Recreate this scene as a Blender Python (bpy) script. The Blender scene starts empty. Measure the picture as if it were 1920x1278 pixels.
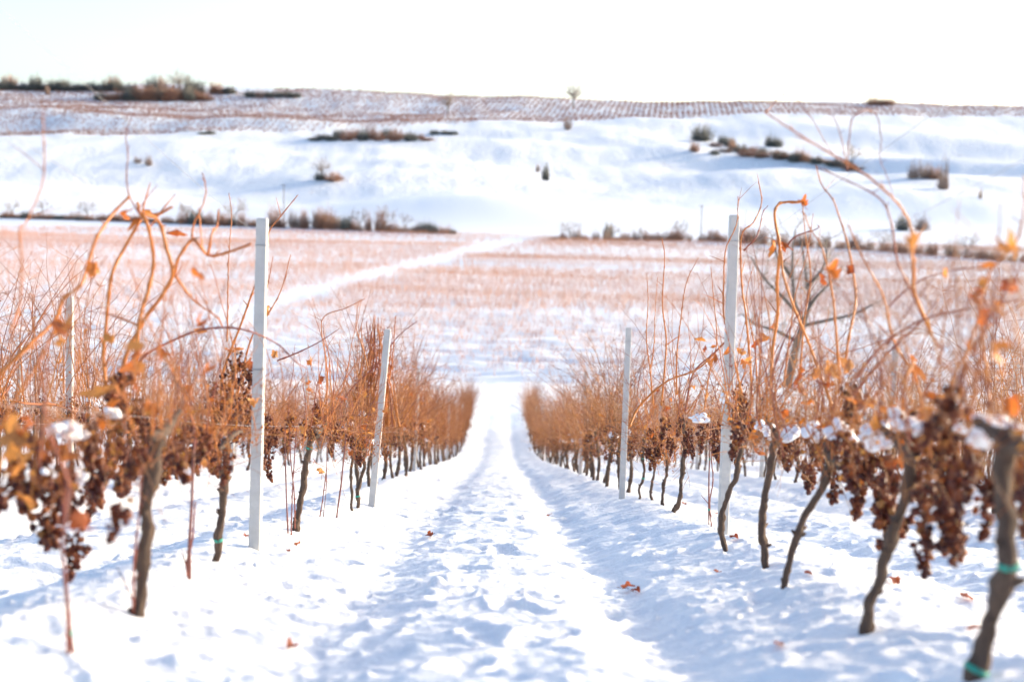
import bpy, math
import numpy as np
from mathutils import Matrix, Vector

# ------------------------------------------------------------------ camera
W0, H0, FPX = 1920.0, 1278.0, 2667.0          # photograph size and focal length in its pixels
PITCH, YAW, ROLL = math.radians(6.61), math.radians(0.50), math.radians(1.15)
SLOPE, CAMH = 0.1865, 0.68

scene = bpy.context.scene
col = scene.collection
cam_data = bpy.data.cameras.new('camera')
cam = bpy.data.objects.new('camera', cam_data)
col.objects.link(cam)
Rm = (Matrix.Rotation(-YAW, 3, 'Z') @ Matrix.Rotation(math.pi / 2 - PITCH, 3, 'X') @ Matrix.Rotation(ROLL, 3, 'Z'))
cam.matrix_world = Rm.to_4x4()
cam_data.sensor_width = 36.0
cam_data.lens = 36.0 * FPX / W0
cam_data.clip_start = 0.1
cam_data.clip_end = 8000
cam_data.dof.use_dof = True
cam_data.dof.focus_distance = 10.3
cam_data.dof.aperture_fstop = 1.9
scene.camera = cam
RN = np.array(Rm)

# ------------------------------------------------------------------ sky, sun, exposure
SUN_AZ = math.radians(66)      # clockwise from +Y (the view direction)
SUN_EL = math.radians(13.5)
world = bpy.data.worlds.new('World')
scene.world = world
world.use_nodes = True
wn = world.node_tree
bg = wn.nodes['Background']
sky = wn.nodes.new('ShaderNodeTexSky')
sky.sky_type = 'NISHITA'
sky.sun_disc = False
sky.sun_elevation = SUN_EL
sky.sun_rotation = SUN_AZ
sky.altitude = 200
sky.air_density = 0.7
sky.dust_density = 2.7
sky.ozone_density = 0.8
wn.links.new(sky.outputs[0], bg.inputs['Color'])
bg.inputs['Strength'].default_value = 0.15
sd = bpy.data.lights.new('sun', 'SUN')
sd.energy = 2.0
sd.angle = math.radians(0.9)
sd.color = (1.0, 0.79, 0.54)
sun = bpy.data.objects.new('sun', sd)
col.objects.link(sun)
sun_dir = Vector((math.sin(SUN_AZ) * math.cos(SUN_EL), math.cos(SUN_AZ) * math.cos(SUN_EL), math.sin(SUN_EL)))
sun.rotation_euler = sun_dir.to_track_quat('Z', 'Y').to_euler()
sun.location = (20, -10, 30)
scene.view_settings.view_transform = 'Standard'
scene.view_settings.look = 'None'
scene.view_settings.gamma = 1.0
scene.view_settings.exposure = 1.58
scene.cycles.use_denoising = True
scene.cycles.max_bounces = 10
scene.cycles.diffuse_bounces = 8
scene.cycles.transparent_max_bounces = 8

# ------------------------------------------------------------------ projection helpers
def ray(px, py):
    v = np.array([(px - W0 / 2) / FPX, -(py - H0 / 2) / FPX, -1.0])
    return RN @ v
def at_depth(px, py, Y):
    d = ray(px, py)
    return d * (Y / d[1])
def proj(p):
    v = RN.T @ np.asarray(p, float)
    return W0 / 2 + FPX * v[0] / -v[2], H0 / 2 - FPX * v[1] / -v[2]

# ------------------------------------------------------------------ noise
_rs = np.random.RandomState(7)
_perm = np.concatenate([_rs.permutation(256)] * 3)
_grad = np.stack([np.cos(np.linspace(0, 2 * np.pi, 256, endpoint=False)), np.sin(np.linspace(0, 2 * np.pi, 256, endpoint=False))], 1)
def perlin(x, y):
    xi = np.floor(x).astype(int); yi = np.floor(y).astype(int)
    xf = x - xi; yf = y - yi
    xi &= 255; yi &= 255
    u = xf * xf * xf * (xf * (xf * 6 - 15) + 10); v = yf * yf * yf * (yf * (yf * 6 - 15) + 10)
    def g(ix, iy, dx, dy):
        h = _perm[_perm[ix & 255] + (iy & 255)]
        return _grad[h, 0] * dx + _grad[h, 1] * dy
    a = g(xi, yi, xf, yf); b = g(xi + 1, yi, xf - 1, yf)
    c = g(xi, yi + 1, xf, yf - 1); d = g(xi + 1, yi + 1, xf - 1, yf - 1)
    return ((a + u * (b - a)) + v * ((c + u * (d - c)) - (a + u * (b - a)))) * 1.5
def hash01(ix, iy, k):
    h = (ix * 374761393 + iy * 668265263 + k * 974634777) & 0x7fffffff
    h = ((h ^ (h >> 13)) * 1274126177) & 0x7fffffff
    return ((h ^ (h >> 16)) & 0xffff) / 65535.0
def sstep(a, b, x):
    t = np.clip((x - a) / (b - a), 0, 1)
    return t * t * (3 - 2 * t)

# ------------------------------------------------------------------ terrain
_PY = np.array([-40, 0, 25, 45, 52, 65, 80, 95, 110, 150, 200, 260, 330, 400, 440, 500, 600, 700, 800, 900, 1000, 1080, 1140, 1200, 1300, 1600, 3500], float)
_PZ = np.array([7.46 - CAMH, 0, 0, 0, 0, -11.7, -12.95, -13.85, -14.6, -16.3, -17.6, -18.6, -18.9, -18.3, -17.2, -13.4, -3.2, 7.8, 18.6, 30, 43.5, 55.5, 61.5, 63.0, 60, 40, -40], float)
for _i in range(1, 5):
    _PZ[_i] = -CAMH - SLOPE * _PY[_i]
_PZ[0] = -CAMH - SLOPE * _PY[0]
_PZ[4] += 0.12
_m = np.zeros(len(_PY))
_s = np.diff(_PZ) / np.diff(_PY)
_m[0], _m[-1] = _s[0], _s[-1]
for _i in range(1, len(_PY) - 1):
    _h0, _h1 = _PY[_i] - _PY[_i - 1], _PY[_i + 1] - _PY[_i]
    _m[_i] = (_s[_i - 1] * _h1 + _s[_i] * _h0) / (_h0 + _h1)
def profile(y):
    y = np.clip(y, _PY[0], _PY[-1])
    k = np.clip(np.searchsorted(_PY, y, side='right') - 1, 0, len(_PY) - 2)
    h = _PY[k + 1] - _PY[k]; t = (y - _PY[k]) / h
    return ((2 * t**3 - 3 * t**2 + 1) * _PZ[k] + (t**3 - 2 * t**2 + t) * h * _m[k]
            + (-2 * t**3 + 3 * t**2) * _PZ[k + 1] + (t**3 - t**2) * h * _m[k + 1])

ROWX = [-12.2, -9.4, -6.65, -3.85, -1.40, 1.40, 4.35, 7.15, 9.95, 12.75]
LANES = [(a + b) / 2 for a, b in zip(ROWX[:-1], ROWX[1:])]
def bank(x, y, y0, x0, x1, h, w, curve=0.0):
    """a terrace step: the ground drops by h towards the viewer across the line y = y0 (+curve)"""
    yy = y0 + curve * (x - x0)
    e = sstep(x0 - 60, x0, x) * (1 - sstep(x1, x1 + 80, x))
    d = (y - yy) / w
    return e * h * (np.tanh(d) * np.exp(-(d / 3.5) ** 2))
def terrain(x, y):
    x = np.asarray(x, float); y = np.asarray(y, float)
    z = profile(y)
    f = sstep(430, 620, y)
    z = z + f * (5.5 * perlin(x / 190 + 3.1, y / 130 + 1.7) + 2.6 * perlin(x / 75 + 9.1, y / 60 + 4.4)) * (1 - 0.55 * sstep(900, 1080, y))
    z = z + f * (0.8 * perlin(x / 26, y / 34) + 0.35 * perlin(x / 9, y / 30))
    # terraces and hollows of the far slope
    z = z + bank(x, y, 742, 115, 215, 4.5, 13, -0.45)
    z = z + bank(x, y, 900, 120, 420, 4.0, 22, -0.35)
    z = z + bank(x, y, 842, -420, -30, 2.2, 10, 0.06)
    z = z - f * 7.0 * np.exp(-(((x - 45) / 55) ** 2 + ((y - 640) / 95) ** 2))
    z = z + 6.0 * np.exp(-(((x + 5) / 45) ** 2 + ((y - 500) / 38) ** 2))
    z = z + 5.0 * np.exp(-(((x - 150) / 70) ** 2 + ((y - 560) / 40) ** 2))
    z = z + 4.0 * np.exp(-(((x + 330) / 180) ** 2 + ((y - 1140) / 120) ** 2))
    g = sstep(70, 120, y) * (1 - sstep(420, 470, y))
    z = z + g * 0.5 * perlin(x / 60, y / 45)
    return z
def snow(x, y):
    """drifts, ruts, clods and prints of the near snow"""
    near = 1 - sstep(60, 95, y)
    h = np.zeros_like(x)
    for rx in ROWX:
        h = np.maximum(h, 0.11 * np.exp(-((x - rx - 0.05 * np.sin(y * 0.9 + rx)) / 0.34) ** 2))
    wob = 0.05 * perlin(x * 0 + 2.2, y / 3.1)
    for k, lx in enumerate(LANES):
        for s in (-1, 1):
            dpt = 0.085 if (k == 4 and s == 1) else 0.055
            h = h - dpt * np.exp(-((x - lx - s * 0.56 - wob) / 0.19) ** 2)
            # tread marks pressed into the outer ruts
            if k in (3,):
                ph = y / 0.20 + (x - lx) * 1.6
                h = h - 0.035 * np.exp(-((x - lx - s * 0.56 - wob) / 0.20) ** 2) * (0.5 + 0.5 * np.cos(2 * np.pi * ph))
    h = h + 0.028 * perlin(x / 0.95, y / 0.60) + 0.016 * perlin(x / 0.45 + 5, y / 0.24) + 0.009 * perlin(x / 0.16 + 8, y / 0.11)
    h = h + 0.007 * perlin(x / 0.06 + 1, y / 0.05)
    # crusty ridge edges
    r = 1 - np.abs(perlin(x / 0.55 + 20, y / 0.33 + 11))
    h = h + 0.016 * np.clip(r - 0.72, 0, 1) / 0.28
    # clods: hashed domes
    for cs, k, amp, rad in ((0.40, 1, 0.034, 0.075), (0.16, 2, 0.022, 0.042), (0.085, 3, 0.013, 0.026)):
        ci = np.floor(x / cs).astype(int); cj = np.floor(y / cs).astype(int)
        best = np.zeros_like(x)
        for a in (-1, 0, 1):
            for b in (-1, 0, 1):
                ix, iy = ci + a, cj + b
                fx = (ix + 0.15 + 0.7 * hash01(ix, iy, 10 + k)) * cs
                fy = (iy + 0.15 + 0.7 * hash01(ix, iy, 20 + k)) * cs
                on = hash01(ix, iy, 30 + k)
                rr = rad * (0.55 + 0.7 * hash01(ix, iy, 40 + k))
                d2 = ((x - fx) ** 2 + (y - fy) ** 2) / rr ** 2
                best = np.maximum(best, np.where(on < 0.34, amp * (0.4 + 0.8 * hash01(ix, iy, 50 + k)) * np.clip(1 - d2, 0, 1) ** 1.6, 0))
        h = h + best * np.clip(0.6 + 1.2 * perlin(x / 1.1 + k, y / 1.1), 0.1, 1.3)
    # boot prints in the lanes
    for cs, k in ((0.62, 7), (0.8, 8)):
        ci = np.floor(x / cs).astype(int); cj = np.floor(y / cs).astype(int)
        for a in (-1, 0, 1):
            for b in (-1, 0, 1):
                ix, iy = ci + a, cj + b
                fx = (ix + hash01(ix, iy, 61 + k)) * cs; fy = (iy + hash01(ix, iy, 62 + k)) * cs
                on = hash01(ix, iy, 63 + k) < 0.45
                an = (hash01(ix, iy, 64 + k) - 0.5) * 1.2
                u = (x - fx) * np.cos(an) + (y - fy) * np.sin(an); v = -(x - fx) * np.sin(an) + (y - fy) * np.cos(an)
                q = (u / 0.075) ** 2 + (v / 0.16) ** 2
                lane = 1 - np.exp(-((np.abs(np.mod(x - 1.4, 2.85)) - 0) / 0.35) ** 2)
                h = h + np.where(on, lane * (-0.026 * np.exp(-q ** 2) + 0.010 * np.exp(-(q - 1.7) ** 2 / 0.35)), 0)
    mid = sstep(60, 90, y) * (1 - sstep(180, 300, y))
    h = h * near * (1 - 0.3 * sstep(20, 50, y))
    tv = math.radians(3.0)
    sv = x * math.sin(tv) + y * math.cos(tv) - 104
    h = h + sstep(94, 97, y) * (1 - sstep(170, 240, y)) * 0.50 * (np.exp(-((np.mod(sv + 1.8, 3.6) - 1.8) / 0.75) ** 2) - 0.3) * np.clip(1 + 0.8 * perlin(x / 9, y / 4), 0.1, 2)
    h = h + mid * (0.10 * perlin(x / 3.0, y / 2.2) + 0.05 * perlin(x / 1.1, y / 0.9))
    return h
def ground_z(x, y):
    a = np.atleast_1d(np.asarray(x, float)); b = np.atleast_1d(np.asarray(y, float))
    r = terrain(a, b) + snow(a, b)
    return float(r[0]) if np.ndim(x) == 0 else r
_TS = np.concatenate([np.arange(2.5, 30, 0.05), np.arange(30, 120, 0.3), np.arange(120, 1500, 1.2)])
def on_ground(px, py):
    """the first point of the (smooth) terrain met by the line of sight through a photograph pixel"""
    d = ray(px, py); d = d / d[1]
    P = _TS[:, None] * d[None, :]
    zz = terrain(P[:, 0], P[:, 1]) + 0.03
    hit = np.nonzero(P[:, 2] <= zz)[0]
    if len(hit) and P[hit[0], 1] < 32:
        nr = P[:, 1] < 34
        zz[nr] += snow(P[nr, 0], P[nr, 1]) - 0.03
        hit = np.nonzero(P[:, 2] <= zz)[0]
    i = hit[0] if len(hit) else len(_TS) - 1
    x, y = P[i, 0], P[i, 1]
    return np.array([x, y, ground_z(x, y)])
def row_depth(px, side):
    """depth at which the line of sight through column px meets the first vine row on that side"""
    for Y in np.arange(3.2, 66, 0.05):
        p = np.array([1.40 * side, Y, -CAMH - SLOPE * Y + 0.6])
        if (proj(p)[0] - px) * side <= 0:
            return Y
    return 66.0

# ------------------------------------------------------------------ mesh building
class MB:
    def __init__(s):
        s.v, s.f3, s.f4, s.a, s.n = [], [], [], [], 0
    def add(s, v, f3=None, f4=None, att=None):
        v = np.asarray(v, float)
        s.v.append(v)
        if f3 is not None and len(f3): s.f3.append(np.asarray(f3, int) + s.n)
        if f4 is not None and len(f4): s.f4.append(np.asarray(f4, int) + s.n)
        s.a.append(np.zeros(len(v)) if att is None else np.broadcast_to(np.asarray(att, float), (len(v),)))
        s.n += len(v)
        return s
    def tube(s, pts, rad, k=5, att=None, cap=True):
        pts = np.asarray(pts, float); n = len(pts)
        rad = np.broadcast_to(np.asarray(rad, float), (n,))
        t = np.gradient(pts, axis=0)
        t /= np.linalg.norm(t, axis=1, keepdims=True) + 1e-9
        tot = pts[-1] - pts[0]
        ref = np.eye(3)[np.argmin(np.abs(tot))]
        u = np.cross(t, ref); nu = np.linalg.norm(u, axis=1, keepdims=True)
        u = u / (nu + 1e-9); w = np.cross(t, u)
        ang = np.linspace(0, 2 * np.pi, k, endpoint=False)
        ring = np.cos(ang)[None, :, None] * u[:, None, :] + np.sin(ang)[None, :, None] * w[:, None, :]
        V = (pts[:, None, :] + rad[:, None, None] * ring).reshape(-1, 3)
        i = np.arange(n - 1)[:, None] * k; j = np.arange(k)[None, :]; j2 = (j + 1) % k
        F = np.stack([i + j, i + j2, i + k + j2, i + k + j], -1).reshape(-1, 4)
        A = None
        if att is not None:
            A = np.repeat(np.broadcast_to(np.asarray(att, float), (n,)), k)
        f3 = None
        if cap:
            m = (n - 1) * k
            f3 = [[m, m + q, m + q + 1] for q in range(1, k - 1)] + [[0, q + 1, q] for q in range(1, k - 1)]
        return s.add(V, f3, F, A)
    def mesh(s, name, mat, smooth=True, att='tip'):
        V = np.concatenate(s.v)
        f3 = np.concatenate(s.f3) if s.f3 else np.zeros((0, 3), int)
        f4 = np.concatenate(s.f4) if s.f4 else np.zeros((0, 4), int)
        me = bpy.data.meshes.new(name)
        me.vertices.add(len(V)); me.vertices.foreach_set('co', V.astype(np.float32).ravel())
        nl = len(f3) * 3 + len(f4) * 4
        me.loops.add(nl); me.polygons.add(len(f3) + len(f4))
        me.loops.foreach_set('vertex_index', np.concatenate([f3.ravel(), f4.ravel()]).astype(np.int32))
        st = np.concatenate([np.arange(len(f3)) * 3, len(f3) * 3 + np.arange(len(f4)) * 4]).astype(np.int32)
        me.polygons.foreach_set('loop_start', st)
        me.polygons.foreach_set('use_smooth', np.full(len(st), smooth, bool))
        if att:
            at = me.attributes.new(att, 'FLOAT', 'POINT')
            at.data.foreach_set('value', np.concatenate(s.a).astype(np.float32))
        me.update(calc_edges=True)
        me.validate()
        if mat is not None: me.materials.append(mat)
        return me
def link(name, data, parent=None, loc=None, rot=None, scale=None):
    o = bpy.data.objects.new(name, data)
    col.objects.link(o)
    if parent is not None: o.parent = parent
    if loc is not None: o.location = loc
    if rot is not None: o.rotation_euler = rot
    if scale is not None: o.scale = (scale,) * 3 if np.isscalar(scale) else scale
    return o
def tag(o, label, cat=None, group=None, kind=None):
    if label: o['label'] = label
    if cat: o['category'] = cat
    if group: o['group'] = group
    if kind: o['kind'] = kind
    return o
def rnd(rs, a, b): return a + (b - a) * rs.rand()

# ------------------------------------------------------------------ materials
def new_mat(name):
    m = bpy.data.materials.new(name); m.use_nodes = True
    return m, m.node_tree, m.node_tree.nodes['Principled BSDF']
def N(t, typ, **kw):
    n = t.nodes.new(typ)
    for k, v in kw.items(): setattr(n, k, v)
    return n
def ramp(t, fac, stops):
    r = N(t, 'ShaderNodeValToRGB')
    el = r.color_ramp.elements
    while len(el) < len(stops): el.new(0.5)
    for e, (p, c) in zip(el, stops):
        e.position = p; e.color = (*c, 1)
    t.links.new(fac, r.inputs[0])
    return r.outputs[0]
def noise(t, scale, detail=3, rough=0.55, coord=None, vec='Object'):
    n = N(t, 'ShaderNodeTexNoise'); n.inputs['Scale'].default_value = scale
    n.inputs['Detail'].default_value = detail; n.inputs['Roughness'].default_value = rough
    if coord is None:
        tc = N(t, 'ShaderNodeTexCoord'); coord = tc.outputs[vec]
    t.links.new(coord, n.inputs['Vector'])
    return n
def bump(t, b, h, strength, dist, prev=None):
    n = N(t, 'ShaderNodeBump'); n.inputs['Strength'].default_value = strength; n.inputs['Distance'].default_value = dist
    t.links.new(h, n.inputs['Height'])
    if prev is not None: t.links.new(prev, n.inputs['Normal'])
    t.links.new(n.outputs[0], b.inputs['Normal'])
    return n.outputs[0]
def mix(t, fac, a, b):
    n = N(t, 'ShaderNodeMix', data_type='RGBA')
    for sock, v in ((n.inputs[0], fac), (n.inputs[6], a), (n.inputs[7], b)):
        if isinstance(v, (int, float)): sock.default_value = v
        elif isinstance(v, tuple): sock.default_value = (*v, 1)
        else: t.links.new(v, sock)
    return n.outputs[2]

def mat_snow():
    m, t, b = new_mat('snow')
    geo = N(t, 'ShaderNodeNewGeometry')
    n1 = noise(t, 26, 4, 0.6, geo.outputs['Position']); n2 = noise(t, 110, 2, 0.6, geo.outputs['Position'])
    p = bump(t, b, n1.outputs[0], 0.5, 0.020); q_near = bump(t, b, n2.outputs[0], 0.25, 0.006, p)
    # dry grass showing through thin snow on the far hillside
    sep = N(t, 'ShaderNodeSeparateXYZ'); t.links.new(geo.outputs['Position'], sep.inputs[0])
    far = N(t, 'ShaderNodeMapRange'); far.inputs[1].default_value = 470; far.inputs[2].default_value = 600
    t.links.new(sep.outputs[1], far.inputs[0])
    mp = N(t, 'ShaderNodeMapping'); mp.inputs['Scale'].default_value = (0.10, 0.045, 0.05)
    t.links.new(geo.outputs['Position'], mp.inputs[0])
    g1 = noise(t, 1.0, 6, 0.72, mp.outputs[0])
    gr = N(t, 'ShaderNodeMapRange'); gr.inputs[1].default_value = 0.60; gr.inputs[2].default_value = 0.78; gr.inputs[4].default_value = 0.55
    t.links.new(g1.outputs[0], gr.inputs[0])
    mul = N(t, 'ShaderNodeMath', operation='MULTIPLY'); t.links.new(far.outputs[0], mul.inputs[0]); t.links.new(gr.outputs[0], mul.inputs[1])
    c = mix(t, mul.outputs[0], (0.85, 0.89, 0.915), (0.42, 0.34, 0.27))
    t.links.new(c, b.inputs['Base Color'])
    g2 = noise(t, 0.35, 5, 0.7, geo.outputs['Position'])
    fb = N(t, 'ShaderNodeBump'); fb.inputs['Distance'].default_value = 1.3
    t.links.new(far.outputs[0], fb.inputs['Strength']); t.links.new(g2.outputs[0], fb.inputs['Height'])
    t.links.new(q_near, fb.inputs['Normal']); t.links.new(fb.outputs[0], b.inputs['Normal'])
    b.inputs['Roughness'].default_value = 0.55
    b.inputs['Specular IOR Level'].default_value = 0.25
    return m
def mat_bark(name, c1, c2, scale=1.0):
    m, t, b = new_mat(name)
    tc = N(t, 'ShaderNodeTexCoord'); mp = N(t, 'ShaderNodeMapping')
    mp.inputs['Scale'].default_value = (90 * scale, 90 * scale, 9 * scale)
    t.links.new(tc.outputs['Object'], mp.inputs[0])
    n1 = noise(t, 1.0, 5, 0.65, mp.outputs[0]); n2 = noise(t, 7, 2)
    c = ramp(t, n1.outputs[0], [(0.3, c1), (0.7, c2)])
    t.links.new(mix(t, n2.outputs[0], c, tuple(0.6 * q for q in c2)), b.inputs['Base Color'])
    bump(t, b, n1.outputs[0], 0.9, 0.008 / scale)
    b.inputs['Roughness'].default_value = 0.85
    return m
def mat_cane(name, base, tipc, spread=0.5):
    m, t, b = new_mat(name)
    at = N(t, 'ShaderNodeAttribute', attribute_name='tip')
    c = mix(t, at.outputs['Fac'], base, tipc)
    geo = N(t, 'ShaderNodeNewGeometry')
    hs = N(t, 'ShaderNodeHueSaturation')
    mr = N(t, 'ShaderNodeMapRange'); mr.inputs[3].default_value = 1 - spread; mr.inputs[4].default_value = 1 + spread * 0.7
    t.links.new(geo.outputs['Random Per Island'], mr.inputs[0]); t.links.new(mr.outputs[0], hs.inputs['Value'])
    n1 = noise(t, 60, 2)
    t.links.new(mix(t, n1.outputs[0], c, tuple(min(1, 1.5 * q) for q in base)), hs.inputs['Color'])
    t.links.new(hs.outputs[0], b.inputs['Base Color'])
    b.inputs['Roughness'].default_value = 0.5
    return m
def mat_tangle():
    m, t, b = new_mat('dry_tangle')
    geo = N(t, 'ShaderNodeNewGeometry'); at = N(t, 'ShaderNodeAttribute', attribute_name='tip')
    c = ramp(t, geo.outputs['Random Per Island'], [(0.0, (0.060, 0.016, 0.010)), (0.22, (0.19, 0.050, 0.010)), (0.48, (0.38, 0.115, 0.008)), (0.80, (0.46, 0.18, 0.016)), (1.0, (0.34, 0.17, 0.06))])
    oi = N(t, 'ShaderNodeObjectInfo'); hs = N(t, 'ShaderNodeHueSaturation')
    mr = N(t, 'ShaderNodeMapRange'); mr.inputs[3].default_value = 0.8; mr.inputs[4].default_value = 1.35
    t.links.new(oi.outputs['Random'], mr.inputs[0]); t.links.new(mr.outputs[0], hs.inputs['Value'])
    t.links.new(mix(t, at.outputs['Fac'], c, (0.22, 0.062, 0.012)), hs.inputs['Color']); t.links.new(hs.outputs[0], b.inputs['Base Color'])
    b.inputs['Roughness'].default_value = 0.5
    return m
def thin_mat(name, build):
    """a thin leaf: light passes through it"""
    m, t, b = new_mat(name)
    c = build(t)
    out = t.nodes['Material Output']
    tr = N(t, 'ShaderNodeBsdfTranslucent'); mx = N(t, 'ShaderNodeMixShader'); mx.inputs[0].default_value = 0.45
    t.links.new(c, b.inputs['Base Color']); t.links.new(c, tr.inputs[0])
    t.links.new(b.outputs[0], mx.inputs[1]); t.links.new(tr.outputs[0], mx.inputs[2]); t.links.new(mx.outputs[0], out.inputs[0])
    b.inputs['Roughness'].default_value = 0.6
    return m
def leaf_color(stops):
    def f(t):
        oi = N(t, 'ShaderNodeObjectInfo'); n = noise(t, 35, 3)
        a = N(t, 'ShaderNodeMath', operation='ADD'); t.links.new(oi.outputs['Random'], a.inputs[0])
        s = N(t, 'ShaderNodeMath', operation='MULTIPLY_ADD'); t.links.new(n.outputs[0], s.inputs[0]); s.inputs[1].default_value = 0.8; s.inputs[2].default_value = -0.4
        t.links.new(s.outputs[0], a.inputs[1])
        return ramp(t, a.outputs[0], stops)
    return f
def mat_berry():
    m, t, b = new_mat('shrivelled_grapes')
    geo = N(t, 'ShaderNodeNewGeometry')
    c = ramp(t, geo.outputs['Random Per Island'], [(0.0, (0.026, 0.008, 0.011)), (0.28, (0.10, 0.020, 0.013)), (0.58, (0.28, 0.065, 0.018)), (0.82, (0.50, 0.16, 0.022)), (0.96, (0.55, 0.30, 0.09))])
    n1 = noise(t, 160, 2)
    t.links.new(mix(t, n1.outputs[0], c, (0.10, 0.022, 0.016)), b.inputs['Base Color'])
    bump(t, b, n1.outputs[0], 0.6, 0.004)
    b.inputs['Roughness'].default_value = 0.42
    out = t.nodes['Material Output']
    tr = N(t, 'ShaderNodeBsdfTranslucent'); mx = N(t, 'ShaderNodeMixShader'); mx.inputs[0].default_value = 0.38
    t.links.new(c, tr.inputs[0])
    t.links.new(b.outputs[0], mx.inputs[1]); t.links.new(tr.outputs[0], mx.inputs[2]); t.links.new(mx.outputs[0], out.inputs[0])
    return m
def mat_plain(name, c, rough=0.7, var=0.25, scale=12, bmp=0.0, metal=0.0):
    m, t, b = new_mat(name)
    n = noise(t, scale, 4, 0.6)
    t.links.new(mix(t, n.outputs[0], tuple(q * (1 - var) for q in c), tuple(min(1, q * (1 + var)) for q in c)), b.inputs['Base Color'])
    b.inputs['Roughness'].default_value = rough; b.inputs['Metallic'].default_value = metal
    if bmp: bump(t, b, n.outputs[0], 0.6, bmp)
    return m
M_SNOW = mat_snow()
M_CAP = mat_plain('clinging_snow', (0.86, 0.875, 0.90), 0.6, 0.02, 30)
M_BARK = mat_bark('vine_bark', (0.022, 0.014, 0.011), (0.15, 0.095, 0.065))
M_CANE = mat_cane('vine_cane', (0.42, 0.135, 0.015), (0.16, 0.026, 0.022))
M_CANE2 = mat_cane('red_cane', (0.22, 0.055, 0.025), (0.12, 0.024, 0.028))
M_YOUNG = mat_cane('young_shoot', (0.15, 0.05, 0.04), (0.12, 0.035, 0.04), 0.2)
M_TANGLE = mat_tangle()
M_BERRY = mat_berry()
M_LEAF = thin_mat('dry_leaf', leaf_color([(0.0, (0.30, 0.07, 0.02)), (0.35, (0.55, 0.17, 0.03)), (0.7, (0.60, 0.28, 0.07)), (1.0, (0.40, 0.17, 0.06))]))
def _bits(t):
    geo = N(t, 'ShaderNodeNewGeometry')
    return ramp(t, geo.outputs['Random Per Island'], [(0.0, (0.10, 0.03, 0.012)), (0.3, (0.34, 0.09, 0.012)), (0.65, (0.48, 0.17, 0.02)), (1.0, (0.48, 0.25, 0.06))])
M_BITS = thin_mat('leaf_scraps', _bits)
M_FALLEN = thin_mat('fallen_leaf', leaf_color([(0.0, (0.22, 0.05, 0.025)), (0.5, (0.42, 0.12, 0.03)), (1.0, (0.35, 0.10, 0.05))]))
M_POST = mat_plain('concrete_post', (0.50, 0.495, 0.48), 0.85, 0.25, 14, 0.004)
M_WIRE = mat_plain('galvanised_wire', (0.45, 0.44, 0.43), 0.4, 0.1, 30, 0, 0.6)
M_TIE = mat_plain('green_tie', (0.02, 0.30, 0.22), 0.5, 0.2, 40)
M_VALLEY = mat_cane('valley_vines', (0.35, 0.155, 0.085), (0.34, 0.13, 0.075), 0.35)
M_HILLV = mat_cane('hill_vines', (0.36, 0.16, 0.09), (0.34, 0.14, 0.09), 0.3)
M_SHRUB = mat_cane('bare_shrub', (0.23, 0.16, 0.125), (0.33, 0.22, 0.165), 0.4)
M_SHRUBG = mat_cane('dark_shrub', (0.10, 0.11, 0.10), (0.17, 0.16, 0.13), 0.4)
M_SHRUBR = mat_cane('rusty_shrub', (0.25, 0.13, 0.085), (0.37, 0.19, 0.115), 0.4)
M_TREE = mat_bark('tree_bark', (0.09, 0.075, 0.065), (0.22, 0.18, 0.145), 0.2)
M_TWIG = mat_cane('tree_twigs', (0.24, 0.19, 0.155), (0.32, 0.24, 0.19), 0.3)
M_POLE = mat_plain('wooden_pole', (0.16, 0.13, 0.11), 0.85, 0.2, 3)

# ------------------------------------------------------------------ ground sheet
def build_ground():
    def geo(a, b, r): return np.exp(np.arange(math.log(a), math.log(b), r))
    ys = np.concatenate([[-40, -25, -14, -8, -4.5, -2.5, -1, 0, 0.8, 1.5, 2.1], geo(2.6, 14, 0.0036), geo(14, 45, 0.0062), geo(45, 230, 0.0062), geo(230, 1300, 0.012), geo(1300, 3500, 0.05)])
    tw = np.array([0.44, 0.46, 0.49, 0.53, 0.58, 0.65, 0.74, 0.86, 1.0, 1.2, 1.5, 1.9, 2.4, 3.0, 4.0, 5.5, 8.0])
    ts = np.concatenate([-tw[::-1], np.linspace(-0.43, 0.43, 420), tw])
    wy = np.where(ys > 4, ys, 4 + 0 * ys)
    X = ts[None, :] * wy[:, None] - 0.0 ; Y = np.repeat(ys[:, None], len(ts), 1)
    Z = terrain(X.ravel(), Y.ravel()) + snow(X.ravel(), Y.ravel())
    V = np.stack([X.ravel(), Y.ravel(), Z], 1)
    n, k = len(ys), len(ts)
    i = np.arange(n - 1)[:, None] * k; j = np.arange(k - 1)[None, :]
    F = np.stack([i + j, i + j + 1, i + k + j + 1, i + k + j], -1).reshape(-1, 4)
    mb = MB(); mb.add(V, None, F)
    o = link('snow_ground', mb.mesh('snow_ground', M_SNOW, att=None))
    o['kind'] = 'structure'
build_ground()

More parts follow.
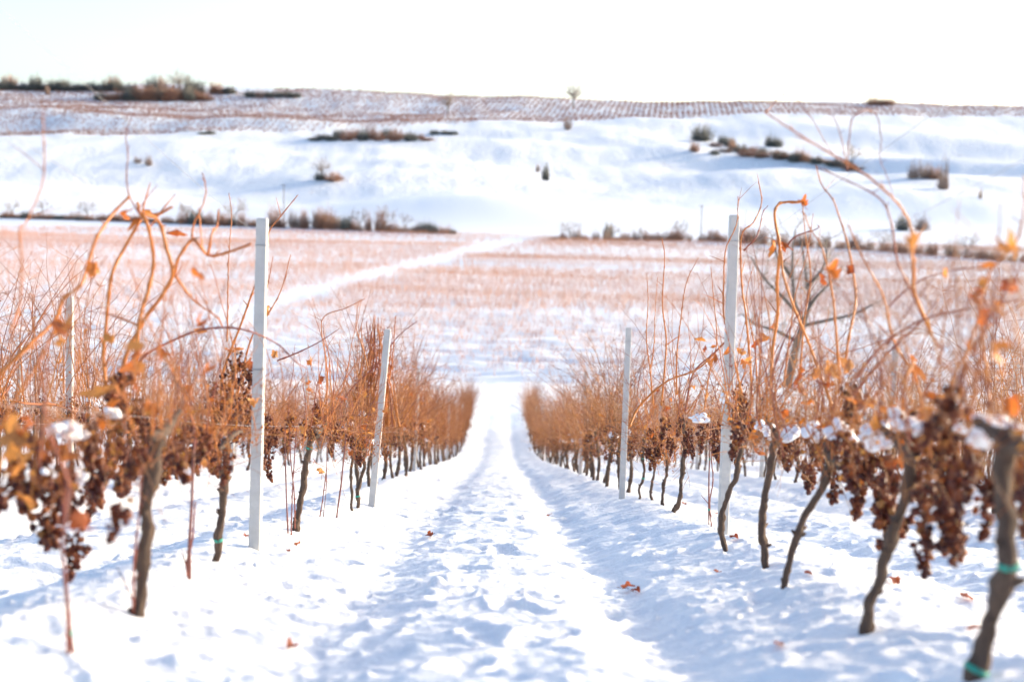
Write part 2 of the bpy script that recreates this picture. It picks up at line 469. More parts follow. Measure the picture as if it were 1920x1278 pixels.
# ------------------------------------------------------------------ shared small meshes
def ico(sub):
    p = (1 + 5 ** 0.5) / 2
    v = np.array([[-1, p, 0], [1, p, 0], [-1, -p, 0], [1, -p, 0], [0, -1, p], [0, 1, p], [0, -1, -p], [0, 1, -p], [p, 0, -1], [p, 0, 1], [-p, 0, -1], [-p, 0, 1]], float)
    v /= np.linalg.norm(v[0])
    f = [[0, 11, 5], [0, 5, 1], [0, 1, 7], [0, 7, 10], [0, 10, 11], [1, 5, 9], [5, 11, 4], [11, 10, 2], [10, 7, 6], [7, 1, 8], [3, 9, 4], [3, 4, 2], [3, 2, 6], [3, 6, 8], [3, 8, 9], [4, 9, 5], [2, 4, 11], [6, 2, 10], [8, 6, 7], [9, 8, 1]]
    for _ in range(sub):
        v = list(map(tuple, v)); mid = {}; nf = []
        def m(a, b):
            k = (min(a, b), max(a, b))
            if k not in mid:
                q = np.array(v[a]) + np.array(v[b]); v.append(tuple(q / np.linalg.norm(q))); mid[k] = len(v) - 1
            return mid[k]
        for a, b, c in f:
            x, y, z = m(a, b), m(b, c), m(c, a)
            nf += [[a, x, z], [b, y, x], [c, z, y], [x, y, z]]
        f = nf; v = np.array(v)
    return np.array(v), np.array(f)
ICO0, ICO1, ICO3 = ico(0), ico(1), ico(3)

def bunch_mesh(seed, n, L, Wd, base):
    """a hanging bunch of shrivelled grapes, its stalk at the origin"""
    rs = np.random.RandomState(seed); mb = MB()
    sway = np.array([rnd(rs, -.03, .03), rnd(rs, -.03, .03), 0])
    axis = lambda t: sway * t * t + np.array([0, 0, -0.02 - L * t])
    mb.tube([[0, 0, 0.03], [0, 0, -0.02], axis(0.4), axis(0.9)], [0.0026, 0.0024, 0.002, 0.0012], 4)
    shoulder = rnd(rs, 0.0, 0.9)
    for q in range(n):
        t = rs.rand() ** 0.85
        prof = Wd * (0.30 + 0.75 * math.sin(min(1, (t + 0.18) / 0.5) * math.pi / 2)) * (1 - 0.72 * max(0, t - 0.35) / 0.65)
        a = rs.rand() * 2 * math.pi
        if t < 0.3 and rs.rand() < 0.35: a = shoulder + rnd(rs, -.5, .5); prof *= 1.5
        rad = prof * math.sqrt(rs.rand()) * 0.95
        c = axis(t) + np.array([rad * math.cos(a), rad * math.sin(a), rnd(rs, -.006, .006)])
        r = rnd(rs, 0.0055, 0.0120)
        v = base[0] * np.array([rnd(rs, .75, 1.1), rnd(rs, .75, 1.1), rnd(rs, .85, 1.15)]) * r
        v = v * (1 + 0.16 * rs.randn(len(v), 1) * (len(v) > 12))
        mb.add(v + c, base[1])
        if q % 3 == 0: mb.tube([axis(max(0, t - .06)), c], [0.0011, 0.0008], 3, cap=False)
    return mb.mesh('grape_bunch', M_BERRY, att=None)
BUNCH = [bunch_mesh(100 + i, int(40 + 5 * (i % 7)), 0.10 + 0.012 * (i % 5), 0.031 + 0.004 * (i % 4), ICO1) for i in range(10)]
BUNCH_FAR = [bunch_mesh(200 + i, 26, 0.11 + 0.01 * (i % 4), 0.044, ICO0) for i in range(5)]

def leaf_mesh(seed, size, curl, mat):
    rs = np.random.RandomState(seed); mb = MB()
    n = 26
    a = np.linspace(0, 2 * np.pi, n, endpoint=False)
    r = size * (0.70 + 0.10 * np.cos(5 * a) + 0.12 * np.cos(2 * a + 1) + 0.10 * rs.randn(n))
    r = np.clip(r, 0.25 * size, None)
    V = [[0, 0, 0]]
    for rr in (0.5, 1.0):
        for k in range(n):
            x, y = r[k] * rr * math.cos(a[k]), r[k] * rr * math.sin(a[k])
            V.append([x, y, 0])
    V = np.array(V)
    z = curl * (np.sin(V[:, 0] / size * 2.6 + rs.rand() * 3) * 0.35 + ((V[:, 1] / size) ** 2) * 0.9 + 0.15 * np.sin(V[:, 1] / size * 7)) * size
    th = curl * 1.3 * V[:, 0] / size
    V = np.stack([np.sin(th) * size / (curl * 1.3 + 1e-6), V[:, 1] * (1 - 0.35 * curl * np.abs(V[:, 1]) / size), z + (1 - np.cos(th)) * size * 0.6 + 0.02 * size * rs.randn(len(V))], 1)
    f3 = [[0, 1 + k, 1 + (k + 1) % n] for k in range(n)]
    f4 = [[1 + k, 1 + n + k, 1 + n + (k + 1) % n, 1 + (k + 1) % n] for k in range(n)]
    mb.add(V, f3, f4)
    mb.tube([[0, 0, 0], [-size * 0.7, 0.1 * size, 0.15 * size], [-size * 1.25, 0.05 * size, 0.35 * size]], [0.0012, 0.0012, 0.001], 3, cap=False)
    return mb.mesh('leaf', mat, att=None)
LEAF = [leaf_mesh(300 + i, 0.036 + 0.005 * (i % 4), 1.2 + 0.4 * (i % 3), M_LEAF) for i in range(7)]
FALLEN = [leaf_mesh(330 + i, 0.036 + 0.006 * (i % 3), 0.45 + 0.2 * (i % 3), M_FALLEN) for i in range(4)]

def snow_lump(seed, sx, sy, sz):
    """a clinging pat of snow: a few merged, half melted pieces with flat undersides"""
    rs = np.random.RandomState(seed); mb = MB()
    v, f = ICO3
    d = perlin(v[:, 0] * .9 + seed * .37, v[:, 1] * .9 + v[:, 2] * 1.1 + seed) * 0.75 + perlin(v[:, 0] * 2.1 + seed, v[:, 2] * 1.9 + v[:, 1] * 1.6) * 0.16
    w = v * (1 + d)[:, None]
    w[:, 2] = np.where(w[:, 2] < 0, w[:, 2] * rnd(rs, .35, .9), w[:, 2] * rnd(rs, .65, .95))
    w[:, 0] += w[:, 2] * rnd(rs, -.4, .4); w[:, 1] *= rnd(rs, .9, 1.3)
    mb.add(w * np.array([sx, sy, sz]), f)
    return mb.mesh('snow_cap', M_CAP, att=None)

# ------------------------------------------------------------------ canes and trunks
def smooth_path(P, n):
    """Catmull-Rom through the control points, n samples"""
    P = np.asarray(P, float)
    Q = np.concatenate([[2 * P[0] - P[1]], P, [2 * P[-1] - P[-2]]])
    seg = np.linalg.norm(np.diff(P, axis=0), axis=1); s = np.concatenate([[0], np.cumsum(seg)])
    u = np.linspace(0, s[-1] * 0.99999, n); k = np.searchsorted(s, u, side='right') - 1
    k = np.clip(k, 0, len(P) - 2); t = ((u - s[k]) / (seg[k] + 1e-9))[:, None]
    p0, p1, p2, p3 = Q[k], Q[k + 1], Q[k + 2], Q[k + 3]
    return 0.5 * (2 * p1 + (p2 - p0) * t + (2 * p0 - 5 * p1 + 4 * p2 - p3) * t**2 + (3 * p1 - p0 - 3 * p2 + p3) * t**3)
def knotty(mb, P, r0, r1, rs, k=6, step=0.017, node=0.075, tip0=0.0, tip1=1.0, spurs=True, zig=0.004):
    """a vine cane with swollen nodes, small kinks and short spurs"""
    P = np.asarray(P, float)
    L = np.linalg.norm(np.diff(P, axis=0), axis=1).sum()
    n = max(6, int(L / step))
    pts = smooth_path(P, n)
    s = np.linspace(0, L, n); ph = rs.rand() * node
    m = np.mod(s + ph, node) / node
    bump_ = np.exp(-((m - 0.5) / 0.10) ** 2)
    idx = np.floor((s + ph) / node).astype(int)
    zz = np.where(idx % 2 == 0, 1, -1) * (np.abs(m - 0.5) * 2 - 0.5) * zig
    d = rs.randn(3); d /= np.linalg.norm(d)
    pts = pts + zz[:, None] * d[None, :]
    rad = (r0 + (r1 - r0) * (s / L)) * (1 + 0.42 * bump_) 
    tip = tip0 + (tip1 - tip0) * (s / L)
    mb.tube(pts, rad, k, np.clip(tip + 0.35 * bump_, 0, 1))
    if spurs:
        for i in np.nonzero((bump_[1:-1] > bump_[:-2]) & (bump_[1:-1] >= bump_[2:]))[0]:
            if rs.rand() < 0.75:
                q = pts[i + 1]; a = rs.randn(3); a[2] = abs(a[2]) * 0.6 + 0.2; a /= np.linalg.norm(a)
                l = rnd(rs, 0.008, 0.022) if rs.rand() < 0.72 else rnd(rs, 0.03, 0.16)
                e = q + a * l
                rr = rad[i + 1] * 0.5
                mb.tube([q, q + a * l * 0.6 + [0, 0, 0.15 * l], e + [0, 0, .2 * l]], [rr, rr * 0.8, rr * 0.35], 4, min(1, tip[i + 1] + .3), cap=False)
    return pts
def wander(rs, p, d, L, n, bend=0.25, lift=0.0):
    """a random growing path"""
    d = np.asarray(d, float); d /= np.linalg.norm(d)
    st = L / (n - 1); out = [np.asarray(p, float)]
    curl = rs.randn(3) * bend * 0.6
    for i in range(n - 1):
        d = d + (curl + rs.randn(3) * bend) * st * 2.2 + np.array([0, 0, lift]) * st
        d /= np.linalg.norm(d)
        out.append(out[-1] + d * st)
    return np.array(out)
LAST = []
def trunk_mesh(P, r0, r1, seed, mat=None, name='trunk', k=12):
    rs = np.random.RandomState(seed)
    P = np.asarray(P, float)
    L = np.linalg.norm(np.diff(P, axis=0), axis=1).sum(); n = max(14, int(L / 0.012)) if k > 8 else 9
    pts = smooth_path(P, n); s = np.linspace(0, 1, n)
    if k > 10:
        wob = np.stack([perlin(s * L / .11 + seed, s * 0 + .7), perlin(s * L / .13 + seed, s * 0 + 5.7), 0 * s], 1) * .009 + np.stack([perlin(s * L / .045 + seed, s * 0 + 2.7), perlin(s * L / .05 + seed, s * 0 + 8.7), 0 * s], 1) * .005
        pts = pts + wob * np.clip(np.minimum(s, 1 - s) * 8, 0, 1)[:, None]
    mb = MB()
    rad = (r0 + (r1 - r0) * s) * (1 + 0.10 * np.sin(s * 17 + seed) + 0.10 * perlin(s * 7 + seed, s * 0 + .3))
    rad *= 1 + 0.30 * np.exp(-((s - 1) / 0.10) ** 2) + 0.12 * np.exp(-(s / 0.08) ** 2)
    for kk in range(6):
        rad *= 1 + 0.26 * np.exp(-((s - rs.rand()) / 0.022) ** 2)
    mb.tube(pts, rad, k)
    V = mb.v[0].reshape(n, k, 3); c = pts[:, None, :]
    ang = np.arange(k)[None, :]; 
    rough = 1 + 0.28 * perlin(ang * 0.9 + 0 * s[:, None] + seed, s[:, None] * L / 0.10 + 0 * ang) + 0.16 * perlin(ang * 2.3 + 0 * s[:, None] + seed, s[:, None] * L / 0.03)
    mb.v[0] = (c + (V - c) * rough[:, :, None]).reshape(-1, 3)
    if k > 10:
        for q in range(6):
            i = rs.randint(int(n * .12), n - 3); d = rs.randn(3); d[2] = abs(d[2]) * .5; d /= np.linalg.norm(d)
            p = pts[i]; mb.tube([p, p + d * rad[i] * 1.1, p + d * rad[i] * rnd(rs, 1.5, 2.2) + [0, 0, .006]], [rad[i] * .75, rad[i] * .55, rad[i] * .22], 7)
    LAST[:] = [pts, rad]
    return mb.mesh(name, mat or M_BARK, att=None)
def leaf_bits(rs, pts, size):
    """small curled scraps of dead leaf caught among the canes"""
    mb = MB()
    for p in pts:
        a = rs.randn(3); a /= np.linalg.norm(a); b = np.cross(a, rs.randn(3)); b /= np.linalg.norm(b); c = np.cross(a, b)
        l, w = size * rnd(rs, .6, 1.5), size * rnd(rs, .3, .8)
        V = []
        for t, k in ((-1, .25), (-.3, 1), (.4, .8), (1, .15)):
            o = p + a * l * t * .5 + c * l * .45 * (t * t - .3) * rnd(rs, .4, 1.2)
            V += [o - b * w * .5 * k + c * w * .25 * k, o + c * -w * .1, o + b * w * .5 * k + c * w * .3 * k]
        F = []
        for r in range(3):
            for q in range(2): F.append([r * 3 + q, r * 3 + q + 1, r * 3 + q + 4, r * 3 + q + 3])
        mb.add(V, None, F)
    return mb.mesh('dry_leaf_scraps', M_BITS, att=None)
def band_mesh(p, d, r, h, mat, name):
    d = np.asarray(d, float); d /= np.linalg.norm(d)
    mb = MB(); mb.tube([p - d * h, p - d * h * .9, p + d * h * .9, p + d * h], [r * .9, r, r, r * .9], 12)
    return mb.mesh(name, mat, att=None)

# ------------------------------------------------------------------ posts and wires
def post_mesh(L, w0, w1, seed):
    """square concrete trellis post with chamfered edges, origin at snow level"""
    rs = np.random.RandomState(seed); mb = MB()
    ch = 0.16
    prof = np.array([[-1, -1 + ch], [-1 + ch, -1], [1 - ch, -1], [1, -1 + ch], [1, 1 - ch], [1 - ch, 1], [-1 + ch, 1], [-1, 1 - ch]]) / 2
    zs = np.concatenate([np.linspace(-0.35, L - 0.01, 14), [L]])
    V = []
    for z in zs:
        w = w0 + (w1 - w0) * max(0, z) / L
        if z == L: w *= 0.86
        q = prof * w * (1 + 0.012 * rs.randn(8, 1))
        V += [[a, b, z] for a, b in q]
    n = len(zs); i = np.arange(n - 1)[:, None] * 8; j = np.arange(8)[None, :]; j2 = (j + 1) % 8
    F = np.stack([i + j, i + j2, i + 8 + j2, i + 8 + j], -1).reshape(-1, 4)
    m = (n - 1) * 8
    mb.add(np.array(V), [[m, m + q, m + q + 1] for q in range(1, 7)], F)
    return mb.mesh('shaft', M_POST, smooth=False, att=None)
ORD = ['first', 'second', 'third', 'fourth', 'fifth', 'sixth', 'seventh', 'eighth', 'ninth', 'tenth', 'eleventh', 'twelfth', 'thirteenth', 'fourteenth', 'fifteenth', 'sixteenth', 'seventeenth', 'eighteenth', 'nineteenth', 'twentieth', 'twenty-first', 'twenty-second', 'twenty-third', 'twenty-fourth']
_seen = {}
def nth(key):
    k = _seen.get(key, 0); _seen[key] = k + 1
    return ORD[min(k, len(ORD) - 1)]
def make_post(base, top, label, w=0.060, group='concrete posts along the vine rows', L=None):
    root = link('trellis_post', None, loc=base)
    v = Vector(np.asarray(top) - np.asarray(base)); L = v.length
    q = v.to_track_quat('Z', 'Y'); e = q.to_euler()
    # keep the square section turned along the row
    z = v.normalized(); y = Vector((0, 1, 0)); x = y.cross(z).normalized(); y = z.cross(x)
    root.matrix_world = Matrix.Translation(Vector(base)) @ Matrix((x, y, z)).transposed().to_4x4()
    link('shaft', post_mesh(L, w, w * 0.94, int(abs(base[0] * 977 + base[1] * 131))), root)
    for hz in (0.92, 0.55):
        mb = MB(); hw = w * 0.52; zt = L * hz
        c = [[-hw, -hw, zt], [hw, -hw, zt + .003], [hw, hw, zt], [-hw, hw, zt - .003], [-hw, -hw, zt]]
        mb.tube(smooth_path(c, 17), 0.0022, 4)
        link('wire_loop', mb.mesh('wire_loop', M_WIRE, att=None), root)
    tag(root, label, 'post', group)
    return root
def px_post(bx, by, tx, ty, label, side=None, Y=None):
    if Y is None:
        b = on_ground(bx, by)
    else:
        b = at_depth(bx, by, Y); b[2] = ground_z(b[0], b[1])
    t = at_depth(tx, ty, b[1])
    make_post(b, t, label)
    return b
PL1 = px_post(478, 1028, 492, 409, 'tall pale concrete post in the vine row left of the snowy lane, nearest one')
PR1 = px_post(1355, 1002, 1377, 403, 'tall pale concrete post behind a twisted vine trunk right of the snowy lane')
px_post(697, 950, 727, 617, 'leaning concrete post, second along the row left of the lane')
px_post(1166, 934, 1179, 614, 'slim concrete post, second along the row right of the lane')

def line_post(x, Y, h, label, lean=0.03):
    b = np.array([x, Y, ground_z(x, Y)])
    make_post(b, b + np.array([lean * h, 0, h]), label)
for side, sgn in (('left', -1), ('right', 1)):
    for k, Y in enumerate((23.6, 31.2, 38.6, 46.0, 53.5, 61.0)):
        line_post(sgn * 1.40, Y, 1.75, f'distant concrete post, {ORD[k + 2]} along the row {side} of the lane' if k < 2 else f'faint far concrete post, {ORD[k + 2]} along the row {side} of the lane')
for k, Y in enumerate((12.6, 20.3, 28.0, 35.5, 43, 51)):
    line_post(-3.85, Y, 1.75, ('concrete post wrapped in canes in the second row left of the lane, nearest one', 'concrete post in the second row left of the lane, next after the nearest')[k] if k < 2 else f'far concrete post, {ORD[k]} in the second row left of the lane', 0.02)
for k, Y in enumerate((15.6, 23.0, 30.5, 38, 45.5, 53)):
    line_post(4.35, Y, 1.75, ('concrete post behind orange canes in the second row right of the lane, nearest one', 'concrete post in the second row right of the lane, next after the nearest')[k] if k < 2 else f'far concrete post, {ORD[k]} in the second row right of the lane', 0.02)
for x, w in ((-6.65, 'left'), (7.15, 'right')):
    for Y in (19.5, 27.5, 35.5, 43.5, 51.5):
        line_post(x, Y, 1.75, f'small far concrete post, {nth(w)} in the third row {w} of the lane', 0.02)

def wire(x, h, label):
    ys = np.concatenate([np.arange(-6, 66, 0.75)])
    zs = terrain(np.full_like(ys, x), ys) + h + 0.012 * np.sin(ys * 0.83 + x)
    mb = MB(); mb.tube(np.stack([x + 0.035 + 0 * ys, ys, zs], 1), 0.0011, 4)
    tag(link('trellis_wire', mb.mesh('trellis_wire', M_WIRE, att=None)), label, 'wire', 'trellis wires along the vine rows')
for x, w in ((-1.40, 'left'), (1.40, 'right')):
    for h, nm in ((0.74, 'lowest'), (1.12, 'second lowest'), (1.50, 'second highest'), (1.82, 'topmost')):
        wire(x, h, f'{nm} thin trellis wire along the first vine row {w} of the lane')
for x, w in ((-3.85, 'left'), (4.35, 'right')):
    for h, nm in ((0.74, 'lower'), (1.50, 'upper')):
        wire(x, h, f'{nm} thin trellis wire along the second vine row {w} of the lane')

# ------------------------------------------------------------------ the near vines, one by one
class Vine:
    def __init__(s, base, head, pts, r0, r1, label, seed, young=False):
        s.rs = np.random.RandomState(seed); s.base = np.asarray(base); s.head = np.asarray(head)
        s.root = link('grape_vine', None, loc=s.base)
        tag(s.root, label, 'grapevine', 'vines along the snowy lane')
        s.pts = np.asarray(pts) - s.base; s.h = s.head - s.base; s.r1 = r1; s.Y = s.base[1]
        P = s.pts.copy(); P = np.concatenate([[P[0] - [0, 0, 0.10]], P]); r0 *= 0.60; r1 *= 0.60
        link('trunk', trunk_mesh(P, r0, r1, seed, M_YOUNG if young else None, k=8 if young else 14), s.root)
        s.young = young; s.tp, s.tr = LAST
    def cane(s, P, r0, r1, mat=None, tip0=0.0, tip1=1.0, label=None, **kw):
        mb = MB(); knotty(mb, np.asarray(P) - s.base, r0, r1, s.rs, tip0=tip0, tip1=tip1, **kw)
        o = link('cane', mb.mesh('cane', mat or M_CANE), s.root)
        if label: o['label'] = label
        return o
    def tie(s, p, r):
        i = int(np.clip(np.argmin(np.abs(s.tp[:, 2] - (p[2] - s.base[2]))), 1, len(s.tp) - 2))
        link('tie', band_mesh(s.tp[i], s.tp[i + 1] - s.tp[i - 1], s.tr[i] * (1.3 if s.young else 1.16), 0.007, M_TIE, 'tie'), s.root)
    def bunch(s, p, sc=1.0, mesh=None):
        me = mesh or BUNCH[s.rs.randint(len(BUNCH))]
        link('grape_bunch', me, s.root, np.asarray(p) - s.base, (rnd(s.rs, -.25, .25), rnd(s.rs, -.25, .25), rnd(s.rs, 0, 6.3)), sc)
    def leaf(s, p, sc=1.0):
        link('leaf', LEAF[s.rs.randint(len(LEAF))], s.root, np.asarray(p) - s.base, tuple(s.rs.rand(3) * 6.28), sc)
    def snow(s, p, sx, sy, sz):
        link('snow_cap', snow_lump(s.rs.randint(1000), sx, sy, sz), s.root, np.asarray(p) - s.base, (rnd(s.rs, -.25, .25), rnd(s.rs, -.25, .25), rnd(s.rs, 0, 6.3)))
    def fill(s, ncane, nthin, H, spread=0.35, bunches=4, leaves=2):
        """arms, random upright canes, fine dry stalks and some fruit round the head"""
        rs = s.rs; h = s.h
        for sg in (-1, 1):
            if s.young: break
            mb = MB(); L = rnd(rs, 0.18, 0.32)
            P = wander(rs, h - [0, 0, 0.02], [0.1 * rs.randn(), sg, rnd(rs, -.05, .25)], L, 6, 0.35)
            knotty(mb, P, s.r1 * 0.55, s.r1 * 0.3, rs, k=7, node=0.09, tip0=1, tip1=1, spurs=False)
            link('arm', mb.mesh('arm', M_BARK), s.root)
        for i in range(ncane):
            st = h + [rnd(rs, -.05, .05), rnd(rs, -spread, spread), rnd(rs, -.05, .05)]
            L = H * rnd(rs, 0.55, 1.15)
            P = wander(rs, st, [0.35 * rs.randn(), 0.45 * rs.randn(), 1.3], L, 12, 0.42, 0.1)
            s.cane(P + s.base, rnd(rs, .0024, .0044), .0012, None if rs.rand() < .6 else M_CANE2, tip0=rnd(rs, 0, .6), tip1=1, k=5, step=0.022)
        mb = MB()
        for i in range(nthin):
            st = h + [0.09 * rs.randn(), spread * 1.1 * rs.randn() * 0.6, rnd(rs, -.12, .22)]
            up = rs.rand() < 0.6
            L = rnd(rs, .10, .55) if up else rnd(rs, .08, .28)
            P = wander(rs, st, [0.8 * rs.randn(), 0.8 * rs.randn(), rnd(rs, .3, 1.4) if up else rnd(rs, -1.2, .2)], L, 9, 0.9, 0.0 if up else -0.8)
            r = rnd(rs, .0009, .0021)
            mb.tube(smooth_path(P, 14), np.linspace(r, r * 0.5, 14), 4, rnd(rs, 0, .8))
        o = link('twigs', mb.mesh('twigs', M_TANGLE), s.root); o['kind'] = 'stuff'
        nb = 25 if s.young else 110
        o = link('dry_leaf_scraps', leaf_bits(rs, [h + [.11 * rs.randn(), spread * .6 * rs.randn(), abs(.12 * rs.randn()) - .05] for _ in range(nb)], .019), s.root); o['kind'] = 'stuff'
        for i in range(bunches):
            s.bunch(s.base + h + [0.09 * rs.randn(), rnd(rs, -spread, spread) * 1.1, rnd(rs, -.10, .10)], rnd(rs, .85, 1.2))
        for i in range(leaves):
            s.leaf(s.base + h + [0.12 * rs.randn(), rnd(rs, -.4, .4), rnd(rs, -.1, .5)], rnd(rs, .7, 1.2))

def px_vine(pix, r0, r1, label, seed, young=False, Y=None):
    b = on_ground(*pix[0]) if Y is None else None
    if b is None:
        b = at_depth(pix[0][0], pix[0][1], Y); b[2] = ground_z(b[0], b[1])
    P = [b] + [at_depth(x, y, b[1]) for x, y in pix[1:]]
    rs = np.random.RandomState(seed)
    for i in range(1, len(P)): P[i] = P[i] + np.array([0.006 * rs.randn(), 0.03 * rs.randn(), 0])
    return Vine(b, P[-1], P, r0, r1, label, seed, young)
R = 'right'; L_ = 'left'
VR = [
    px_vine([(1824, 1274), (1845, 1170), (1868, 1040), (1880, 930), (1888, 850), (1884, 815)], .032, .034, 'thick blurred vine trunk with two green ties at the far right edge', 11),
    px_vine([(1618, 1192), (1638, 1100), (1658, 1010), (1688, 930), (1704, 860), (1702, 825)], .027, .030, 'leaning blurred vine with large snow lumps, second trunk from the right edge', 12),
    px_vine([(1472, 1110), (1488, 1035), (1515, 965), (1543, 910), (1552, 865), (1548, 840)], .022, .024, 'vine with strongly leaning knobbly trunk, third from the right edge', 13),
    px_vine([(1436, 1066), (1428, 1025), (1430, 965), (1446, 890), (1456, 830), (1455, 805)], .031, .022, 'vine with thick swollen foot and snow on its dark arm, fourth from the right edge', 14),
    px_vine([(1360, 1034), (1354, 985), (1362, 930), (1378, 885), (1388, 840), (1385, 800)], .024, .021, 'crooked vine standing right in front of the tall right post', 15),
    px_vine([(1329, 988), (1327, 900), (1333, 830), (1335, 770)], .008, .006, 'two thin reddish young shoots tied together, just left of the tall right post', 16, True),
    px_vine([(1263, 962), (1272, 930), (1281, 870), (1284, 815), (1280, 785)], .027, .022, 'sharp vine with heavy dark grapes, first trunk left of the tied young shoots', 17),
    px_vine([(1241, 946), (1246, 915), (1251, 880), (1249, 850)], .023, .018, 'vine under dense grape bunches, second trunk left of the tied young shoots', 18),
    px_vine([(1222, 938), (1220, 920), (1226, 890), (1228, 850)], .022, .017, 'short crooked vine, third trunk left of the tied young shoots', 19),
    px_vine([(1200, 936), (1198, 915), (1206, 885), (1207, 840), (1209, 810)], .021, .017, 'S-shaped vine with green tie, fourth trunk left of the tied young shoots', 20),
]
VL = [
    px_vine([(137, 1238), (134, 1170), (128, 1090), (122, 1010), (124, 930), (125, 880)], .009, .007, 'thin dark young shoots with green tie and blurred leaves at the lower left', 31, True),
    px_vine([(257, 1157), (266, 1060), (274, 960), (281, 870), (287, 810)], .032, .033, 'thick straight vine trunk under the big golden canes on the left', 32),
    px_vine([(355, 1086), (361, 1010), (366, 930), (362, 870), (358, 830)], .011, .008, 'single thin reddish young vine between the two thick left trunks', 33, True),
    px_vine([(406, 1052), (414, 990), (424, 920), (426, 870), (420, 825)], .031, .026, 'vine with shaggy bark and orange grapes just left of the tall left post', 34),
    px_vine([(540, 1000), (541, 930), (538, 860), (536, 800)], .008, .006, 'three thin red shoots standing close together right of the tall left post', 35, True),
    px_vine([(554, 994), (562, 930), (573, 870), (586, 825), (598, 805)], .033, .028, 'leaning vine with green tie at its neck right of the tall left post', 36),
    px_vine([(606, 972), (611, 920), (613, 870), (612, 820)], .005, .004, 'very thin pair of shoots with one hanging tan leaf, left row', 37, True),
    px_vine([(631, 971), (638, 910), (644, 860), (646, 815)], .010, .008, 'slim dark young vine with brown leaves at its foot, left row', 38, True),
    px_vine([(659, 957), (657, 915), (660, 870), (662, 825)], .019, .016, 'pale narrow vine trunk with green tie, left row', 39),
    px_vine([(671, 953), (673, 920), (682, 880), (686, 840)], .026, .020, 'curved dark vine trunk just left of the leaning post', 40),
]
SIDE = {1: VR, -1: VL}
def nearest(side, Y): return min(SIDE[side], key=lambda v: abs(v.Y - Y) + (1.2 if v.young else 0))
def hero_cane(pix, side, rpx, red=False, Y=None, t0=0.0, t1=1.0, drift=0.25, label=None):
    """a single cane followed through the photograph, standing in the plane of its vine"""
    Y0 = Y or row_depth(pix[0][0], side)
    v = nearest(side, Y0)
    P = []
    rs = np.random.RandomState(int(pix[0][0] * 7 + pix[0][1]))
    off = 0.0
    for i, (x, y) in enumerate(pix):
        off += drift * 0.25 * rs.randn() if i else 0
        P.append(at_depth(x, y, Y0 + off))
    r = rpx / (FPX / Y0) * 0.40
    v.cane(P, r, r * (0.75 if t1 < 0.6 else 0.38), M_CANE2 if red else M_CANE, t0, t1, label=label, k=7)
